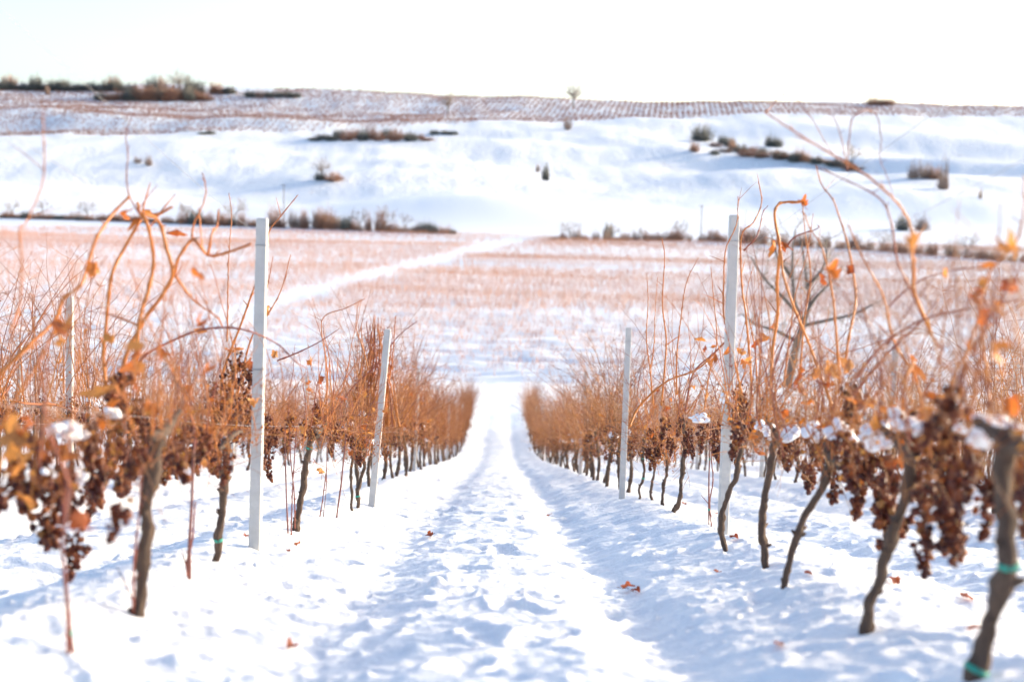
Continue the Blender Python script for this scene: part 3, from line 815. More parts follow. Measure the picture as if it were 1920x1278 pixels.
HC = [
    # left row
    ([(232, 760), (232, 680), (269, 602), (303, 555), (323, 514), (313, 467), (296, 413), (262, 400)], -1, 10, False, 5.5, 0, .3),
    ([(250, 720), (262, 600), (279, 541), (288, 484), (276, 420), (262, 398), (258, 380)], -1, 10, False, 5.4, 0, .25),
    ([(205, 760), (194, 680), (199, 608), (209, 518), (232, 467), (259, 420), (268, 398)], -1, 9, False, 5.5, 0, .25),
    ([(-20, 720), (44, 656), (101, 602), (118, 561), (151, 534), (168, 484), (182, 444), (212, 400), (243, 368)], -1, 9, False, 4.8, 0, .35),
    ([(262, 402), (243, 368), (237, 330), (240, 290), (236, 250), (250, 214)], -1, 4, True, 5.2, .4, 1),
    ([(303, 555), (326, 514), (336, 481), (360, 450), (375, 462), (390, 478), (415, 477), (471, 457)], -1, 8, False, 5.6, 0, .5),
    ([(326, 514), (363, 562), (404, 592), (417, 612)], -1, 6, False, 5.6, .3, 1),
    ([(275, 405), (300, 400), (315, 392), (322, 388)], -1, 8, False, 5.5, .1, .4),
    ([(249, 706), (269, 669), (316, 642), (370, 620), (424, 614), (471, 622), (522, 646), (552, 676), (574, 690)], -1, 7, True, 6.0, .5, 1),
    ([(425, 640), (427, 602), (428, 500), (432, 440), (434, 400), (429, 362)], -1, 4, False, 7.9, .3, 1),
    ([(360, 450), (363, 420), (378, 390), (386, 360), (380, 324)], -1, 5, False, 5.6, .3, 1),
    ([(390, 478), (397, 440), (408, 420), (410, 392)], -1, 6, False, 5.6, .2, .6),
    ([(417, 760), (417, 703), (454, 602), (478, 535), (498, 484), (505, 434), (525, 407), (558, 366)], -1, 6, False, 8.2, 0, 1),
    ([(445, 740), (471, 635), (505, 585), (528, 541), (545, 477)], -1, 5, False, 8.3, .1, .9),
    ([(480, 700), (496, 640), (490, 585), (503, 530), (512, 480)], -1, 4, False, 8.4, .1, .9),
    ([(20, 619), (37, 568), (40, 487), (37, 434), (50, 414), (81, 336), (81, 240), (80, 200)], -1, 6, False, 4.3, .3, .8),
    ([(-20, 850), (20, 760), (60, 700), (101, 620)], -1, 8, False, 4.3, 0, .5),
    ([(585, 800), (612, 740), (612, 680), (604, 600), (650, 577), (684, 560)], -1, 4, False, 11.0, .2, 1),
    ([(520, 676), (560, 660), (600, 640), (636, 616)], -1, 4, True, 10.5, .4, 1),
    ([(632, 765), (665, 722), (710, 680), (745, 632), (782, 602)], -1, 4, True, 12.5, .5, 1),
    ([(690, 690), (680, 650), (668, 615), (670, 580), (674, 562)], -1, 3, False, 13.0, .2, 1),
    ([(630, 790), (620, 720), (617, 670), (606, 620)], -1, 4, False, 11.5, .1, .9),
    # right row
    ([(1408, 760), (1408, 703), (1398, 588), (1391, 535), (1390, 444), (1412, 418), (1425, 392), (1428, 370), (1422, 340)], 1, 6, False, 8.2, 0, 1),
    ([(1392, 740), (1371, 652), (1357, 588), (1357, 528), (1361, 467), (1381, 420), (1384, 368)], 1, 5, False, 8.5, 0, 1),
    ([(1445, 760), (1448, 662), (1458, 588), (1457, 528), (1462, 467), (1455, 425), (1453, 395), (1466, 380), (1500, 379)], 1, 8, False, 7.2, 0, .3),
    ([(1560, 760), (1530, 680), (1515, 640), (1482, 558), (1468, 511), (1464, 470)], 1, 7, False, 6.4, 0, .4),
    ([(1575, 720), (1566, 602), (1559, 541), (1542, 467), (1520, 430), (1508, 400)], 1, 7, False, 6.0, 0, .8),
    ([(1583, 700), (1590, 640), (1603, 575), (1603, 535), (1590, 460), (1573, 405), (1562, 375), (1540, 345), (1530, 310)], 1, 7, False, 5.8, 0, 1),
    ([(1745, 620), (1714, 548), (1714, 518), (1711, 450), (1700, 407), (1670, 367), (1616, 323), (1542, 279), (1482, 242), (1434, 209)], 1, 8, False, 4.9, .1, 1),
    ([(1760, 650), (1734, 602), (1711, 548), (1684, 494), (1670, 413), (1647, 370), (1576, 333), (1530, 312)], 1, 7, True, 4.9, .1, 1),
    ([(1730, 760), (1714, 703), (1684, 656), (1670, 619), (1657, 558), (1633, 511), (1613, 474), (1590, 420)], 1, 8, False, 5.2, 0, .9),
    ([(1436, 212), (1452, 192), (1473, 178), (1495, 188), (1522, 222), (1549, 269), (1570, 300)], 1, 3, True, 5.3, .6, 1),
    ([(1588, 318), (1592, 262), (1598, 222), (1620, 208), (1642, 214), (1652, 256), (1650, 296), (1663, 330), (1676, 372)], 1, 3, True, 5.1, .6, 1),
    ([(1590, 320), (1575, 250), (1560, 215), (1540, 195)], 1, 3, True, 5.0, .5, 1),
    ([(1603, 710), (1650, 652), (1700, 615), (1751, 592), (1812, 580), (1872, 568), (1930, 560)], 1, 7, True, 5.1, .3, .9),
    ([(1600, 740), (1640, 690), (1677, 649), (1720, 610), (1760, 560)], 1, 7, True, 5.2, .2, .8),
    ([(1660, 580), (1711, 535), (1768, 511), (1849, 498)], 1, 4, True, 5.2, .4, 1),
    ([(1800, 780), (1805, 703), (1818, 642), (1832, 602), (1845, 545), (1862, 500), (1905, 456), (1919, 400), (1921, 330)], 1, 9, False, 4.2, 0, .8),
    ([(1860, 800), (1850, 700), (1840, 620), (1848, 560)], 1, 9, False, 4.1, 0, .3),
    ([(1760, 800), (1790, 700), (1830, 640), (1880, 590), (1940, 560)], 1, 8, False, 4.3, 0, .6),
    ([(1846, 560), (1880, 620), (1920, 660)], 1, 7, True, 4.2, .2, .8),
    ([(1694, 790), (1694, 736), (1702, 700), (1714, 680)], 1, 9, False, 4.9, 0, .2),
    ([(1225, 760), (1219, 693), (1212, 635), (1215, 568), (1213, 512)], 1, 4, False, 12.2, .1, .9),
    ([(1218, 700), (1226, 650), (1228, 590), (1233, 520)], 1, 3, False, 12.2, .1, .9),
    ([(1240, 760), (1246, 693), (1249, 635), (1242, 568), (1246, 484), (1241, 446)], 1, 5, False, 12.0, .1, .9),
    ([(1269, 740), (1269, 669), (1276, 602), (1287, 530), (1310, 482)], 1, 4, False, 11.2, .1, 1),
    ([(1285, 770), (1300, 700), (1340, 660), (1365, 630), (1374, 560)], 1, 5, True, 9.6, .1, .7),
    ([(1180, 800), (1200, 760), (1250, 715), (1310, 690), (1360, 640)], 1, 5, False, 11.5, 0, .5),
    ([(1320, 770), (1330, 700), (1344, 640), (1338, 560), (1333, 500)], 1, 4, False, 9.8, .1, .9),
    ([(1395, 470), (1420, 440), (1430, 400), (1440, 385)], 1, 4, True, 8.0, .4, 1),
    ([(1470, 470), (1490, 445), (1530, 430), (1536, 422)], 1, 5, True, 7.0, .4, 1),
    ([(1500, 700), (1508, 600), (1520, 520), (1510, 440), (1505, 385)], 1, 5, False, 6.8, 0, .8),
    ([(1470, 720), (1490, 560), (1512, 480), (1525, 400)], 1, 4, False, 6.9, .1, 1),
    ([(1420, 740), (1416, 660), (1400, 560), (1412, 500)], 1, 4, False, 7.8, .1, .8),
]
_r = np.random.RandomState(55)
for q in range(34):
    bx = rnd(_r, 650, 750); tx = 706 + (bx - 700) * .5 + rnd(_r, -16, 18)
    HC.append(([(bx, 800), (bx * .6 + tx * .4 + rnd(_r, -5, 5), 735), (tx + rnd(_r, -5, 5), 680), (tx + rnd(_r, -14, 14), rnd(_r, 590, 650))], -1, rnd(_r, 3, 5.5), q % 4 == 0, 14.9, rnd(_r, 0, .3), .9))
for h in HC: hero_cane(*h)

# ties, grapes, leaves and snow seen in the photograph
VR[0].tie(at_depth(1868, 1042, VR[0].Y), .029); VR[0].tie(at_depth(1829, 1250, VR[0].Y), .030)
VR[5].tie(at_depth(1330, 862, VR[5].Y), .011); VR[5].tie(at_depth(1327, 962, VR[5].Y), .011)
VR[9].tie(at_depth(1206, 858, VR[9].Y), .023); VR[9].tie(at_depth(1201, 893, VR[9].Y), .024)
VL[0].tie(at_depth(136, 1195, VL[0].Y), .013); VL[3].tie(at_depth(411, 1007, VL[3].Y), .033)
VL[5].tie(at_depth(578, 838, VL[5].Y), .036); VL[8].tie(at_depth(659, 840, VL[8].Y), .021); VL[9].tie(at_depth(676, 930, VL[9].Y), .027)
GR = [(1385, 715), (1398, 735), (1380, 750), (1400, 765), (1372, 775), (1385, 790), (1380, 840), (1374, 790), (1225, 800), (1240, 795), (1256, 815), (1262, 825), (1218, 830), (1238, 825), (1250, 780), (1292, 815), (1300, 825), (1312, 815), (1278, 780), (1320, 790), (1338, 800), (1190, 810), (1180, 820), (1172, 830),
      (1598, 712), (1612, 720), (1590, 750), (1606, 770), (1575, 790), (1540, 810), (1560, 820), (1525, 800), (1588, 820), (1612, 825), (1632, 830), (1568, 845), (1548, 840), (1585, 865), (1620, 860), (1655, 790), (1662, 840), (1650, 880), (1658, 905), (1648, 925), (1690, 955), (1675, 880), (1735, 800), (1742, 860), (1735, 900), (1733, 998), (1742, 830),
      (1780, 905), (1790, 940), (1805, 970), (1782, 800), (1770, 770), (1800, 750), (1790, 835), (1850, 850), (1858, 900), (1868, 860), (1905, 860), (1915, 900), (1925, 830), (1510, 835), (1518, 860), (1490, 830), (1475, 840), (1820, 800), (1835, 830), (1760, 825), (1715, 770)]
GL = [(442, 655), (425, 690), (450, 700), (462, 672), (400, 710), (392, 735), (415, 735), (462, 735), (450, 750), (435, 765), (472, 755), (405, 765), (385, 790), (378, 810), (395, 820), (412, 800), (430, 800), (445, 790), (405, 840), (372, 790), (505, 770), (512, 790), (500, 815), (508, 840), (498, 860), (540, 775), (545, 795), (590, 775), (600, 790), (585, 795), (612, 770), (625, 780), (620, 805), (642, 785), (650, 800), (662, 775), (668, 800), (672, 820), (690, 790), (700, 800), (695, 815),
      (40, 840), (20, 870), (5, 900), (60, 860), (80, 895), (95, 920), (108, 900), (140, 975), (148, 1000), (70, 800), (110, 850), (172, 830), (182, 870), (180, 915), (200, 850), (215, 830), (225, 800), (240, 850), (230, 690), (222, 720), (250, 740), (205, 730), (292, 785), (310, 800), (300, 830), (330, 830), (265, 760), (275, 830), (250, 810), (335, 790), (160, 790)]
for lst, sg in ((GR, 1), (GL, -1)):
    for i, (x, y) in enumerate(lst):
        Y = row_depth(x, sg) + 0.14 * math.sin(i * 12.9)
        v = nearest(sg, Y); sc = 0.95 + 0.25 * math.sin(i * 7.3)
        v.bunch(at_depth(x, y, Y), sc * (1.2 if Y < 7 else 1.12))
SN = [(1480, 815, 14, 1), (1524, 806, 17, 1), (1530, 812, 12, 1), (1580, 806, 20, 1), (1650, 812, 28, 1), (1634, 822, 16, 1), (1700, 795, 18, 1), (1722, 800, 14, 1), (1865, 802, 28, 1), (1912, 808, 20, 1), (1310, 784, 13, 1), (1362, 745, 10, 1), (1376, 752, 7, 1), (1432, 800, 13, 1), (1446, 812, 10, 1), (1802, 800, 8, 1), (1150, 812, 6, 1), (1680, 780, 14, 1),
      (128, 804, 24, -1), (105, 798, 15, -1), (155, 812, 16, -1), (215, 772, 17, -1), (148, 890, 14, -1), (85, 880, 9, -1), (660, 792, 7, -1), (645, 800, 5, -1), (700, 790, 5, -1), (425, 822, 8, -1), (600, 795, 5, -1)]
for i, (x, y, r, sg) in enumerate(SN):
    Y = row_depth(x, sg) - 0.30; m = r / (FPX / Y)
    nearest(sg, Y).snow(at_depth(x, y + 3, Y), m * (1.25 if sg > 0 else .9), m * (1.25 if sg > 0 else .9), m * (1.2 if sg > 0 else .85))
LV = [(1585, 688, 1, 1.5), (1560, 695, 1, 1), (1436, 637, 1, 1.0), (1372, 668, 1, 1.5), (1385, 660, 1, 1.3), (1400, 672, 1, 1), (1458, 453, 1, 1.3), (1464, 458, 1, 1.1), (1536, 520, 1, 1.1), (1776, 520, 1, .8), (1595, 505, 1, 1.0), (1915, 462, 1, .9), (1845, 560, 1, .9), (1855, 575, 1, .9), (1838, 590, 1, .85), (1866, 498, 1, .7), (1850, 530, 1, .8), (1890, 540, 1, .8), (1862, 600, 1, .8), (1503, 384, 1, .9), (1560, 700, 1, 1),
      (108, 610, -1, .9), (116, 625, -1, .9), (122, 640, -1, .8), (95, 605, -1, 1.1), (262, 402, -1, 1.1), (270, 395, -1, .9), (228, 405, -1, .9), (315, 430, -1, 1.1), (504, 582, -1, 1.1), (462, 680, -1, 1.4), (444, 690, -1, 1.2), (605, 880, -1, 1.5), (172, 505, -1, .9), (230, 700, -1, 1.6), (218, 735, -1, 1.6), (240, 725, -1, 1.5), (702, 640, -1, 1), (575, 730, -1, 1), (210, 640, -1, 1.3), (635, 965, -1, 1.1), (628, 972, -1, 1.0), (50, 800, -1, 1.6), (20, 830, -1, 1.6), (90, 850, -1, 1.5), (130, 900, -1, 1.5), (710, 630, -1, 1.3), (718, 645, -1, 1.3)] + [(x, y, -1, .9) for x, y in ((10, 780), (35, 815), (60, 830), (75, 870), (15, 890), (40, 920), (115, 880), (125, 940), (160, 850), (170, 800), (190, 790), (100, 830), (60, 780), (200, 760), (255, 700), (280, 770), (145, 840), (30, 860))] + [(x, y, 1, .9) for x, y in ((1780, 770), (1800, 820), (1770, 850), (1745, 780), (1830, 780), (1815, 860), (1760, 900), (1790, 880), (1850, 790), (1730, 740), (1900, 760), (1690, 870))]
for i, (x, y, sg, sc) in enumerate(LV):
    Y = row_depth(x, sg)
    if (x, y) == (605, 880): Y = VL[6].Y
    nearest(sg, Y).leaf(at_depth(x, y, Y), sc)
# companion shoots of the young plants
for v, px in ((VL[0], [(128, 1252), (126, 1150), (118, 1040), (122, 950), (128, 880)]), (VL[4], [(546, 1002), (548, 930), (552, 860), (556, 800)]), (VL[4], [(553, 990), (552, 930), (545, 860), (543, 800)]), (VL[6], [(600, 968), (606, 930), (612, 880)]), (VR[5], [(1334, 986), (1331, 940), (1337, 900), (1334, 850), (1340, 780)]), (VL[2], [(352, 1080), (350, 1055), (357, 1030), (362, 1000), (366, 940)]), (VL[1], [(250, 1150), (252, 1050), (262, 950), (268, 850)])):
    v.cane([at_depth(x, y, v.Y - 0.02) for x, y in px], .0042, .003, M_CANE2, .5, 1, k=5)
for i, v in enumerate(VR + VL):
    near = v.Y < 8.5
    if v.young: v.fill(3, 40, 0.6, 0.2, 1, 2)
    else: v.fill(13 if v.base[0] > 0 else 9, 95, (0.88 if v.base[0] > 0 else 0.75) * (.62 if v.Y < 5.6 else 1), 0.45, 2, 7 if near else 5)

# ------------------------------------------------------------------ the vines further down the rows: a few kinds, copied
def vine_kind(seed, hero=False):
    """meshes of one kind of vine: trunk, cane tangle, fruit places"""
    rs = np.random.RandomState(seed); H = rnd(rs, .58, .70)
    lean = rnd(rs, -.04, .14)
    P = [[0, 0, -.12], [0, 0, 0], [rnd(rs, -.05, .05), 0, H * .35], [lean * .6 + rnd(rs, -.04, .04), 0, H * .7], [lean, 0, H]]
    tr = trunk_mesh(P, .022, .019, seed, k=9)
    mb = MB(); head = np.array([lean, 0, H])
    for sg in (-1, 1):
        Q = wander(rs, head, [0, sg, .1], .45, 6, .3); mb.tube(Q, np.linspace(.012, .007, 6), 5, 1)
    for i in range(26):
        st = head + [0.05 * rs.randn(), rnd(rs, -.5, .5), rnd(rs, -.04, .08)]
        Q = wander(rs, st, [.35 * rs.randn(), .4 * rs.randn(), 1.4], rnd(rs, .6, 1.45), 11, .40, .15)
        mb.tube(Q, np.linspace(rnd(rs, .0035, .0055), .0016, 11), 4, np.linspace(rnd(rs, 0, .4), 1, 11), cap=False)
        for q in range(5):
            j = rs.randint(1, 10); B = wander(rs, Q[j], [rs.randn(), rs.randn(), .4], rnd(rs, .06, .28), 4, .8); mb.tube(B, [.0020, .0018, .0014, .0009], 3, rs.rand(), cap=False)
    for i in range(125):
        st = head + [0.10 * rs.randn(), rnd(rs, -.55, .55), -.18 + .95 * rs.rand() ** 1.4]
        up = rs.rand() < .55
        Q = wander(rs, st, [.8 * rs.randn(), .7 * rs.randn(), rnd(rs, .2, 1.3) if up else rnd(rs, -1.2, 0)], rnd(rs, .12, .42), 7, 1.0, 0 if up else -.8)
        r = rnd(rs, .0011, .0026); mb.tube(Q, np.linspace(r, r * .5, 7), 3, rnd(rs, 0, .45), cap=False)
    tg = mb.mesh('canes', M_TANGLE)
    bits = leaf_bits(rs, [head + [0.11 * rs.randn(), rnd(rs, -.55, .55), -.12 + .85 * rs.rand() ** 1.6] for _ in range(110)], .019)
    spots = [head + [0.10 * rs.randn(), rnd(rs, -.5, .5), rnd(rs, -.10, .08)] for _ in range(7)]
    # the fruit as one piece for the smallest copies
    return dict(tr=tr, tg=tg, bits=bits, spots=spots, head=head)
def far_fruit(k, seed):
    rs = np.random.RandomState(seed); mb = MB()
    for p in k['spots'][:6]:
        for q in range(14):
            t = rs.rand(); c = p + np.array([0.035 * rs.randn() * (1.2 - t), 0.035 * rs.randn() * (1.2 - t), -.13 * t])
            mb.add(ICO0[0] * rnd(rs, .009, .015) + c, ICO0[1])
    return mb.mesh('grape_bunches', M_BERRY, att=None)
KINDS = [vine_kind(500 + i) for i in range(7)]
for i, k in enumerate(KINDS): k['fr'] = far_fruit(k, 900 + i)
rs_row = np.random.RandomState(77)
def place_vine(x, Y, label, group, detail):
    k = KINDS[rs_row.randint(len(KINDS))]
    root = link('grape_vine', None, loc=(x, Y, ground_z(x, Y)), rot=(0, rnd(rs_row, -.03, .06), rs_row.choice([0, math.pi]) + rnd(rs_row, -.25, .25)), scale=(rnd(rs_row, .9, 1.1), rnd(rs_row, .95, 1.1), rnd(rs_row, .74, 1.28) * (1 + .22 * (Y > 52))))
    tag(root, label, 'grapevine', group)
    link('trunk', k['tr'], root)
    o = link('canes', k['tg'], root); o['kind'] = 'stuff'
    o = link('dry_leaf_scraps', k['bits'], root); o['kind'] = 'stuff'
    if detail:
        for p in k['spots']:
            link('grape_bunch', BUNCH_FAR[rs_row.randint(5)], root, p, (0, 0, rnd(rs_row, 0, 6)), rnd(rs_row, .9, 1.25))
        for q in range(3):
            link('leaf', LEAF[rs_row.randint(7)], root, k['head'] + np.array([.12 * rs_row.randn(), rnd(rs_row, -.5, .5), rnd(rs_row, -.1, .6)]), tuple(rs_row.rand(3) * 6.28), 1.0)
        if rs_row.rand() < 0.35:
            link('snow_cap', SNOWCAPS[rs_row.randint(4)], root, k['head'] + np.array([0, rnd(rs_row, -.3, .3), .04]))
    else:
        o = link('grape_bunches', k['fr'], root); o['kind'] = 'stuff'
SNOWCAPS = [snow_lump(40 + i, .05, .06, .045) for i in range(4)]
for sg, side, y0 in ((1, 'right', 15.3), (-1, 'left', 14.6)):
    Y = y0; n = 0; bays = {}
    while Y < 66.5:
        nm = ['first', 'second', 'third', 'fourth', 'fifth', 'sixth'][n] if n < 6 else None
        post = 'slim second post' if sg > 0 else 'leaning post'
        bay = int(np.searchsorted([16.0, 23.6, 31.2, 38.6, 46, 53.5, 61], Y)); cnt = bays.get(bay, 0); bays[bay] = cnt + 1
        if Y < 46: nfar = n + 1
        if nm: lab = f'{nm} tangled golden vine beyond the {post} in the row {side} of the lane'
        elif Y < 46: lab = f'golden vine tangle, {ORD[min(cnt, 11)]} one past the {ORD[bay]} post down the row {side} of the lane'
        else: lab = f'blurred orange vine, {ORD[min(n - nfar, 23)]} one past the sixth post, row {side} of the lane'
        place_vine(sg * 1.40 + rnd(rs_row, -.05, .05), Y, lab, f'vines down the row {side} of the lane', Y < 30)
        Y += rnd(rs_row, .85, 1.15); n += 1
for x, y0, lab in ((-3.85, 9.6, 'second row left of the lane'), (4.35, 10.8, 'second row right of the lane'), (-6.65, 16.5, 'third row left of the lane'), (7.15, 17.5, 'third row right of the lane')):
    Y = y0; n = 0; bays = {}; posts = {-3.85: (12.6, 20.3, 28.0, 35.5, 43, 51), 4.35: (15.6, 23.0, 30.5, 38, 45.5, 53)}.get(x, (19.5, 27.5, 35.5, 43.5, 51.5))
    while Y < 66:
        if n < 3: l = f'vine with thin dark trunk in the {lab}, {("nearest", "second nearest", "third nearest")[n]}'
        elif Y < 70:
            bay = int(np.searchsorted(posts, Y)); cnt = bays.get(bay, 0); bays[bay] = cnt + 1
            l = f'golden vine, {ORD[cnt]} one past the {ORD[bay - 1]} post in the {lab}' if bay else f'{ORD[n]} vine from the front, before the first post, {lab}'
        else: l = f'golden vine far along the {lab}, seen behind the front row'
        place_vine(x + rnd(rs_row, -.06, .06), Y, l, f'vines in the {lab}', n < 8)
        Y += rnd(rs_row, 1.05, 1.35); n += 1
# rows further out: one mass
def far_rows():
    mb = MB(); rs = np.random.RandomState(5)
    for x in (-12.2, -9.4, 9.95, 12.75, 15.6, -15.0):
        for Y in np.arange(abs(x) * 2.3, 66, 1.15):
            b = np.array([x, Y, ground_z(x, Y)])
            mb.tube([b - [0, 0, .1], b + [0.03, 0, .35], b + [.06, 0, .65]], [.02, .018, .02], 5, 1)
            for q in range(34):
                st = b + [.08 * rs.randn(), rnd(rs, -.55, .55), rnd(rs, .5, 1.0)]
                Q = wander(rs, st, [.5 * rs.randn(), .5 * rs.randn(), 1], rnd(rs, .2, .8), 4, .6)
                mb.tube(Q, [.006, .005, .004, .002], 3, rs.rand(), cap=False)
    tag(link('distant_vine_rows', mb.mesh('distant_vine_rows', M_TANGLE)), 'golden mass of vines in the outer rows behind the front rows', 'vines', None, 'stuff')
far_rows()

# ------------------------------------------------------------------ fallen leaves and bits on the snow
FL = [(805, 1007, 1.3, 'curled orange leaf lying alone in the middle of the snowy lane'), (1178, 1112, 1.2, 'upright reddish leaf in the right rut of the lane'), (1192, 1114, .7, 'small brown leaf scrap beside the upright reddish leaf in the rut'),
      (1676, 1100, 1.2, 'brown leaf on the snow right of the leaning blurred trunk'), (1812, 1128, 1.1, 'dark brown leaf at the foot of the snow mound by the rightmost trunk'), (1283, 947, 1.0, 'orange leaf on snow beside the sharp vine trunk'), (1376, 1016, .8, 'dark red leaf scrap right of the crooked vine at the tall right post'),
      (1515, 1080, .6, 'tiny brown leaf scrap on snow by the third trunk from the right'), (1345, 1076, .7, 'small brown leaf lying on the bank below the tall right post'), (465, 1012, 1.0, 'dark red leaf tucked behind the foot of the tall left post'), (558, 1027, .6, 'small dark leaf scrap right of the tall left post'), (540, 1040, .6, 'tiny orange leaf scrap in front of the tall left post'),
      (1030, 968, .9, 'small dark leaf lying in the right rut far along the lane'), (1342, 965, .7, 'small orange leaf left of the tall right post'), (547, 1225, .7, 'pale reddish leaf scrap on the snow at the lower left'), (1825, 1185, .7, 'small tan leaf left of the rightmost trunk'), (1460, 1215, .7, 'faint reddish leaf scrap on snow at the lower right')]
for i, (x, y, sc, lab) in enumerate(FL):
    p = on_ground(x, y)
    tag(link('fallen_leaf', FALLEN[i % 4], loc=p + [0, 0, .012], rot=(rnd(rs_row, -.4, .4), rnd(rs_row, -.4, .4), rnd(rs_row, 0, 6)), scale=sc), lab, 'leaf', 'fallen leaves on the snow')

# ------------------------------------------------------------------ valley vineyards: one mass of thousands
TRACK = [on_ground(*p)[:2] for p in ((975, 452), (900, 470), (800, 497), (700, 522), (600, 548), (480, 585), (330, 640))]
def track_dist(P):
    d = np.full(len(P), 1e9)
    for a, b in zip(TRACK[:-1], TRACK[1:]):
        ab = b - a; t = np.clip(((P - a) @ ab) / (ab @ ab), 0, 1)
        d = np.minimum(d, np.linalg.norm(P - a - t[:, None] * ab, axis=1))
    return d
def valley():
    rs = np.random.RandomState(9)
    # templates: a short trunk and a sheaf of thin canes
    T = []
    for q in range(10):
        mb = MB(); r = np.random.RandomState(700 + q)
        mb.tube([[0, 0, -.1], [.02, 0, .6]], [.022, .02], 3, 1, cap=False)
        for c in range(12):
            a = np.array([.06 * r.randn(), rnd(r, -.45, .45), rnd(r, .5, .75)])
            b = a + np.array([.16 * r.randn(), .16 * r.randn(), rnd(r, .35, 1.0)])
            mb.tube([a, b], [.012, .006], 3, r.rand(), cap=False)
        T.append((np.concatenate(mb.v), np.concatenate(mb.f4), np.concatenate(mb.a)))
    pts = []
    th = math.radians(3.0)
    u = np.array([math.cos(th), -math.sin(th)]); w = np.array([math.sin(th), math.cos(th)])
    for s in np.concatenate([np.arange(96.8, 176, 3.6), np.arange(176, 418, 2.5)]):
        half = 0.46 * s + 16
        t = np.arange(-half, half, 0.95) + rs.rand()
        P = t[:, None] * u + s * w + rs.randn(len(t), 2) * 0.06
        pts.append(P)
    P = np.concatenate(pts)
    keep = track_dist(P) > (2.2 + 0.0075 * P[:, 1]) * (.55 + .8 * rs.rand(len(P)))
    tr = np.array(TRACK)[::-1]
    left = P[:, 0] < np.interp(P[:, 1], tr[:, 1], tr[:, 0])
    yl = P[:, 1] + 0.04 * P[:, 0]
    dl = np.interp(yl, [104, 150, 200, 260, 300, 330, 345, 368, 378, 398, 404, 416], [.8, .7, .7, .8, .6, .6, 1.3, 1.3, .35, .4, 1.1, 1.1])
    dr = np.interp(yl, [104, 140, 165, 200, 270, 285, 300, 306, 326, 332, 350, 375, 416], [.9, .85, .8, 1.1, 1.0, .5, .45, 1.4, 1.4, .35, .4, .8, 1.0])
    dens = np.where(left, dl, dr) * (0.9 + 0.6 * perlin(P[:, 0] / 55, P[:, 1] / 16))
    dens = np.where(dens > 1.0, dens, dens * .95); big = np.clip((dens - .85) * .9, 0, .5)
    keep &= rs.rand(len(P)) < dens
    keep &= P[:, 1] < 416
    P = P[keep]; big = big[keep]
    Z = terrain(P[:, 0], P[:, 1]) + snow(P[:, 0], P[:, 1])
    Vs, Fs, As, n = [], [], [], 0
    kind = rs.randint(0, 10, len(P)); rot = math.pi / 2 - th + rs.randn(len(P)) * .2; sc = 0.75 + .35 * rs.rand(len(P)) + 0.25 * perlin(P[:, 0] / 70, P[:, 1] / 25) - .32 * (1 - sstep(135, 175, P[:, 1])) + big
    for q in range(10):
        I = np.nonzero(kind == q)[0]; tv, tf, ta = T[q]
        c, s_ = np.cos(rot[I])[:, None], np.sin(rot[I])[:, None]
        x = tv[None, :, 0] * c - tv[None, :, 1] * s_ + P[I, 0][:, None]
        y = tv[None, :, 0] * s_ + tv[None, :, 1] * c + P[I, 1][:, None]
        z = tv[None, :, 2] * sc[I][:, None] + Z[I][:, None]
        Vs.append(np.stack([x, y, z], -1).reshape(-1, 3)); As.append(np.tile(ta, len(I)))
        Fs.append((tf[None] + (np.arange(len(I)) * len(tv))[:, None, None]).reshape(-1, 4) + n); n += len(I) * len(tv)
    mb = MB(); mb.v = Vs; mb.a = As; mb.f4 = Fs; mb.n = n
    tag(link('valley_vineyard', mb.mesh('valley_vineyard', M_VALLEY, smooth=False)), 'reddish brown vineyard rows covering the snowy valley floor', 'vineyard', None, 'stuff')
    return len(P)
NV = valley()

def hill_vineyard():
    rs = np.random.RandomState(19); mb = MB()
    pts = []
    for x in np.arange(-440, 430, 4.0):
        y = np.arange(790, 1128, 2.4)
        P = np.stack([x + 0.12 * (y - 930) + rs.randn(len(y)) * .35, y + rs.randn(len(y)) * .9], 1)
        pts.append(P)
    P = np.concatenate(pts)
    px = P[:, 0] / P[:, 1]
    lo = np.interp(px, [-.4, -.3, -.2, -.06, .05, .16, .35], [800, 803, 818, 890, 960, 1005, 1050])
    P = P[(P[:, 1] > lo + 8 * perlin(P[:, 0] / 40, P[:, 1] / 40)) & (rs.rand(len(P)) < .78 + .3 * perlin(P[:, 0] / 50, P[:, 1] / 20)) & ~((px < -.16) & (P[:, 1] > 1085))]
    Z = terrain(P[:, 0], P[:, 1])
    base = np.array([[-.45, -.1, 0], [.45, -.1, 0], [0, .35, 0], [0, 0, 1]]) 
    n = len(P); k = 5
    off = rs.randn(n, k, 2) * .8
    V = np.zeros((n, k, 4, 3)); hgt = 1.0 + .6 * rs.rand(n, k)
    for q in range(4):
        V[:, :, q, 0] = P[:, None, 0] + off[:, :, 0] + base[q, 0] * .33
        V[:, :, q, 1] = P[:, None, 1] + off[:, :, 1] + base[q, 1] * .33
        V[:, :, q, 2] = Z[:, None] + (base[q, 2] * hgt if q == 3 else .1)
    i = np.arange(n * k)[:, None] * 4
    F = np.concatenate([i + np.array([[0, 1, 3]]), i + np.array([[1, 2, 3]]), i + np.array([[2, 0, 3]])])
    mb.add(V.reshape(-1, 3), F, None, np.repeat(rs.rand(n * k), 4))
    tag(link('hill_vineyard', mb.mesh('hill_vineyard', M_HILLV, smooth=False)), 'faint reddish vineyard along the top of the far hill', 'vineyard', None, 'stuff')
hill_vineyard()

